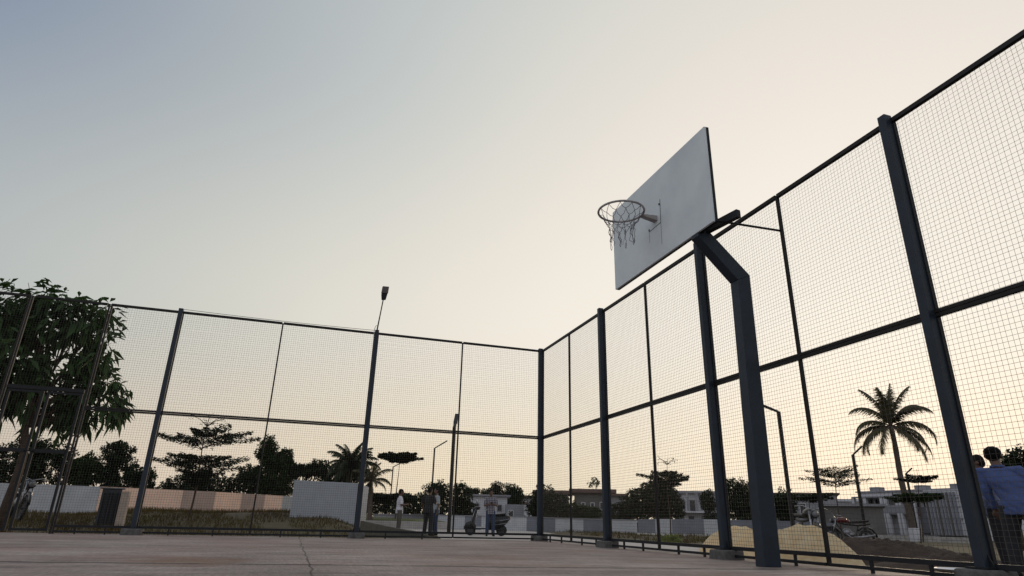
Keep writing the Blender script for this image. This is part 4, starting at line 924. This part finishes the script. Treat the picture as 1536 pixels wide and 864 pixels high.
p = gp(642,25.0); person('person in black shirt, seen from behind, standing left of a companion', (p.x,p.y,G), -YAW-.5, blk, drk,
  {'elL':(-.27,-.02,1.14),'wrL':(-.30,.10,.92),'elR':(.24,.04,1.14),'wrR':(.14,.24,1.20)}, group=PG, vox=.012, scale=.98, fat=1.12)
p = gp(653,25.9); person('person in pale shirt and jeans half hidden behind the black-shirted one', (p.x,p.y,G), -YAW+2.0, mat('pale_teal_shirt',(.30,.34,.36),.9), jean,
  {'elR':(.25,.05,1.14),'wrR':(.14,.26,1.2)}, group=PG, vox=.012)
p = gp(735.5,26.0); person('person in checked shirt and jeans looking down at a phone beside the scooter', (p.x,p.y,G), -YAW+3.25, checks('checked_shirt',(.05,.05,.075),(.48,.45,.48),5), jean,
  {'head_pitch':-.45,'elL':(-.25,.04,1.12),'wrL':(-.07,.25,1.18),'elR':(.25,.04,1.12),'wrR':(.07,.25,1.18),'hdL':(.8,.5,.2),'hdR':(-.8,.5,.2)}, group=PG, vox=.012)
ph = MB(); ph.box(-.036,.036,-.005,.005,-.075,.075); q_ = ph.build('phone', glass, bevel=.006); rzp = -YAW+3.25
q_.location = (p.x-.31*math.sin(rzp), p.y+.31*math.cos(rzp), G+1.20); q_.rotation_euler = (R(-50),0,rzp); tag(q_, 'dark mobile phone held by the person in the checked shirt', 'phone')
# the two men at the right
blue = mat('blue_shirt_cloth',(.05,.078,.20),.85,.12,9,bump=.3); pblue = mat('pale_grey_blue_shirt',(.09,.11,.20),.85,.12,9,bump=.3)
D1 = 11.3; p = gp(1536,D1)
person('person in blue shirt and dark trousers seen from behind at the right edge', (p.x,p.y,G), -YAW-R(22)-.45, blue, drk,
  {'lean':(-.13,.06,0),'pelvis':(.03,0,.90),'head_pitch':-.1,'neck':(-.10,.07,1.43),'head':(-.12,.10,1.575),'elL':(-.245,.05,1.10),'wrL':(-.215,.13,.86),'elR':(.20,.05,1.10),'wrR':(.22,.2,.9)}, group=PG, vox=.009, sleeve='long', scale=1.0, hem=.78, wrinkles=True, fat=1.28)
p = gp(1500,12.3)
person('person in paler grey-blue shirt facing left beside the near fence post', (p.x,p.y,G), -YAW+.9, pblue, drk,
  {'lean':(0,.06,0),'pelvis':(0,0,.90),'head_pitch':-.25,'elL':(-.24,.03,1.11),'wrL':(-.23,.14,.87),'elR':(.25,.0,1.11),'wrR':(.24,.12,.88)}, group=PG, vox=.009, sleeve='long', scale=.985, hem=.80, hair='grey', wrinkles=True)

# ------------------------------------------------------------------ sky, sun, camera
SUN_AZ, SUN_EL = R(50), R(4)
w = bpy.data.worlds.new('World'); bpy.context.scene.world = w; w.use_nodes = True; nt = w.node_tree; N = nt.nodes.new; L = nt.links.new
bg = nt.nodes['Background']; bg.inputs['Strength'].default_value = .1
sky = N('ShaderNodeTexSky'); sky.sky_type = 'NISHITA'; sky.sun_disc = False; sky.sun_elevation = SUN_EL; sky.sun_rotation = SUN_AZ; sky.dust_density = 4; sky.air_density = 1.2
tc = N('ShaderNodeTexCoord'); nv = N('ShaderNodeVectorMath'); nv.operation = 'NORMALIZE'; L(tc.outputs['Generated'], nv.inputs[0])
dt = N('ShaderNodeVectorMath'); dt.operation = 'DOT_PRODUCT'; L(nv.outputs[0], dt.inputs[0]); e_ = R(10)
dt.inputs[1].default_value = (math.sin(SUN_AZ)*math.cos(e_), math.cos(SUN_AZ)*math.cos(e_), math.sin(e_))
ac = N('ShaderNodeMath'); ac.operation = 'ARCCOSINE'; L(dt.outputs['Value'], ac.inputs[0])
dv = N('ShaderNodeMath'); dv.operation = 'DIVIDE'; L(ac.outputs[0], dv.inputs[0]); dv.inputs[1].default_value = math.pi
def s2l(c): return tuple(((x/255)/12.92 if x/255 <= .04045 else (((x/255)+.055)/1.055)**2.4) for x in c)
def ramp(stops):
    r = N('ShaderNodeValToRGB'); L(dv.outputs[0], r.inputs[0]); e = r.color_ramp.elements
    e[0].position = stops[0][0]/180; e[0].color = (*s2l(stops[0][1]),1); e[1].position = stops[-1][0]/180; e[1].color = (*s2l(stops[-1][1]),1)
    for a, c_ in stops[1:-1]: k = e.new(a/180); k.color = (*s2l(c_),1)
    return r.outputs[0]
hi = ramp([(5,(255,247,235)),(18,(250,241,230)),(28,(240,232,222)),(38,(224,222,214)),(50,(198,203,202)),(62,(173,181,187)),(76,(134,148,170)),(98,(170,180,196)),(125,(236,240,246)),(180,(244,246,250))])
lo = ramp([(0,(255,245,224)),(20,(254,240,214)),(38,(249,232,202)),(55,(236,218,194)),(72,(218,203,184)),(105,(205,196,194)),(180,(222,216,218))])
mid = ramp([(0,(255,250,238)),(28,(247,240,228)),(38,(240,233,221)),(50,(226,223,212)),(62,(206,207,200)),(76,(182,189,190)),(105,(200,205,212)),(180,(244,246,250))])
sp = N('ShaderNodeSeparateXYZ'); L(nv.outputs[0], sp.inputs[0])
ma = N('ShaderNodeMapRange'); ma.interpolation_type = 'SMOOTHSTEP'; ma.inputs['From Min'].default_value = .0; ma.inputs['From Max'].default_value = .30; L(sp.outputs['Z'], ma.inputs['Value'])
mb_ = N('ShaderNodeMix'); mb_.data_type = 'RGBA'; L(ma.outputs[0], mb_.inputs[0]); L(lo, mb_.inputs[6]); L(mid, mb_.inputs[7])
mr = N('ShaderNodeMapRange'); mr.interpolation_type = 'SMOOTHSTEP'; mr.inputs['From Min'].default_value = .28; mr.inputs['From Max'].default_value = .64; L(sp.outputs['Z'], mr.inputs['Value'])
mx = N('ShaderNodeMix'); mx.data_type = 'RGBA'; L(mr.outputs[0], mx.inputs[0]); L(mb_.outputs[2], mx.inputs[6]); L(hi, mx.inputs[7])
sc2 = N('ShaderNodeVectorMath'); sc2.operation = 'SCALE'; L(mx.outputs[2], sc2.inputs[0]); sc2.inputs['Scale'].default_value = 10.0
m2_ = N('ShaderNodeMix'); m2_.data_type = 'RGBA'; m2_.inputs[0].default_value = .94; L(sky.outputs[0], m2_.inputs[6]); L(sc2.outputs[0], m2_.inputs[7]); L(m2_.outputs[2], bg.inputs['Color'])
sl = bpy.data.lights.new('sun', 'SUN'); sl.energy = 1.2; sl.angle = R(10); sl.color = (1,.78,.55); so = bpy.data.objects.new('sun', sl); C.objects.link(so)
sd = Vector((math.sin(SUN_AZ)*math.cos(SUN_EL), math.cos(SUN_AZ)*math.cos(SUN_EL), math.sin(SUN_EL))); so.rotation_euler = sd.to_track_quat('Z','Y').to_euler(); so.location = (0,0,20)
cam = bpy.data.cameras.new('camera'); co = bpy.data.objects.new('camera', cam); C.objects.link(co)
cam.sensor_width = 36; cam.lens = F/1536*36; cam.clip_start = .05; cam.clip_end = 9000
Mx = Matrix((( RT.x, UP.x, -FW.x, CX),(RT.y, UP.y, -FW.y, CY),(RT.z, UP.z, -FW.z, CZ),(0,0,0,1))); co.matrix_world = Mx
S = bpy.context.scene; S.camera = co
S.view_settings.view_transform = 'Standard'; S.view_settings.look = 'None'; S.view_settings.exposure = 0; S.view_settings.gamma = 1; S.view_settings.use_curve_mapping = False
S.cycles.max_bounces = 8; S.cycles.diffuse_bounces = 6; S.cycles.transparent_max_bounces = 8
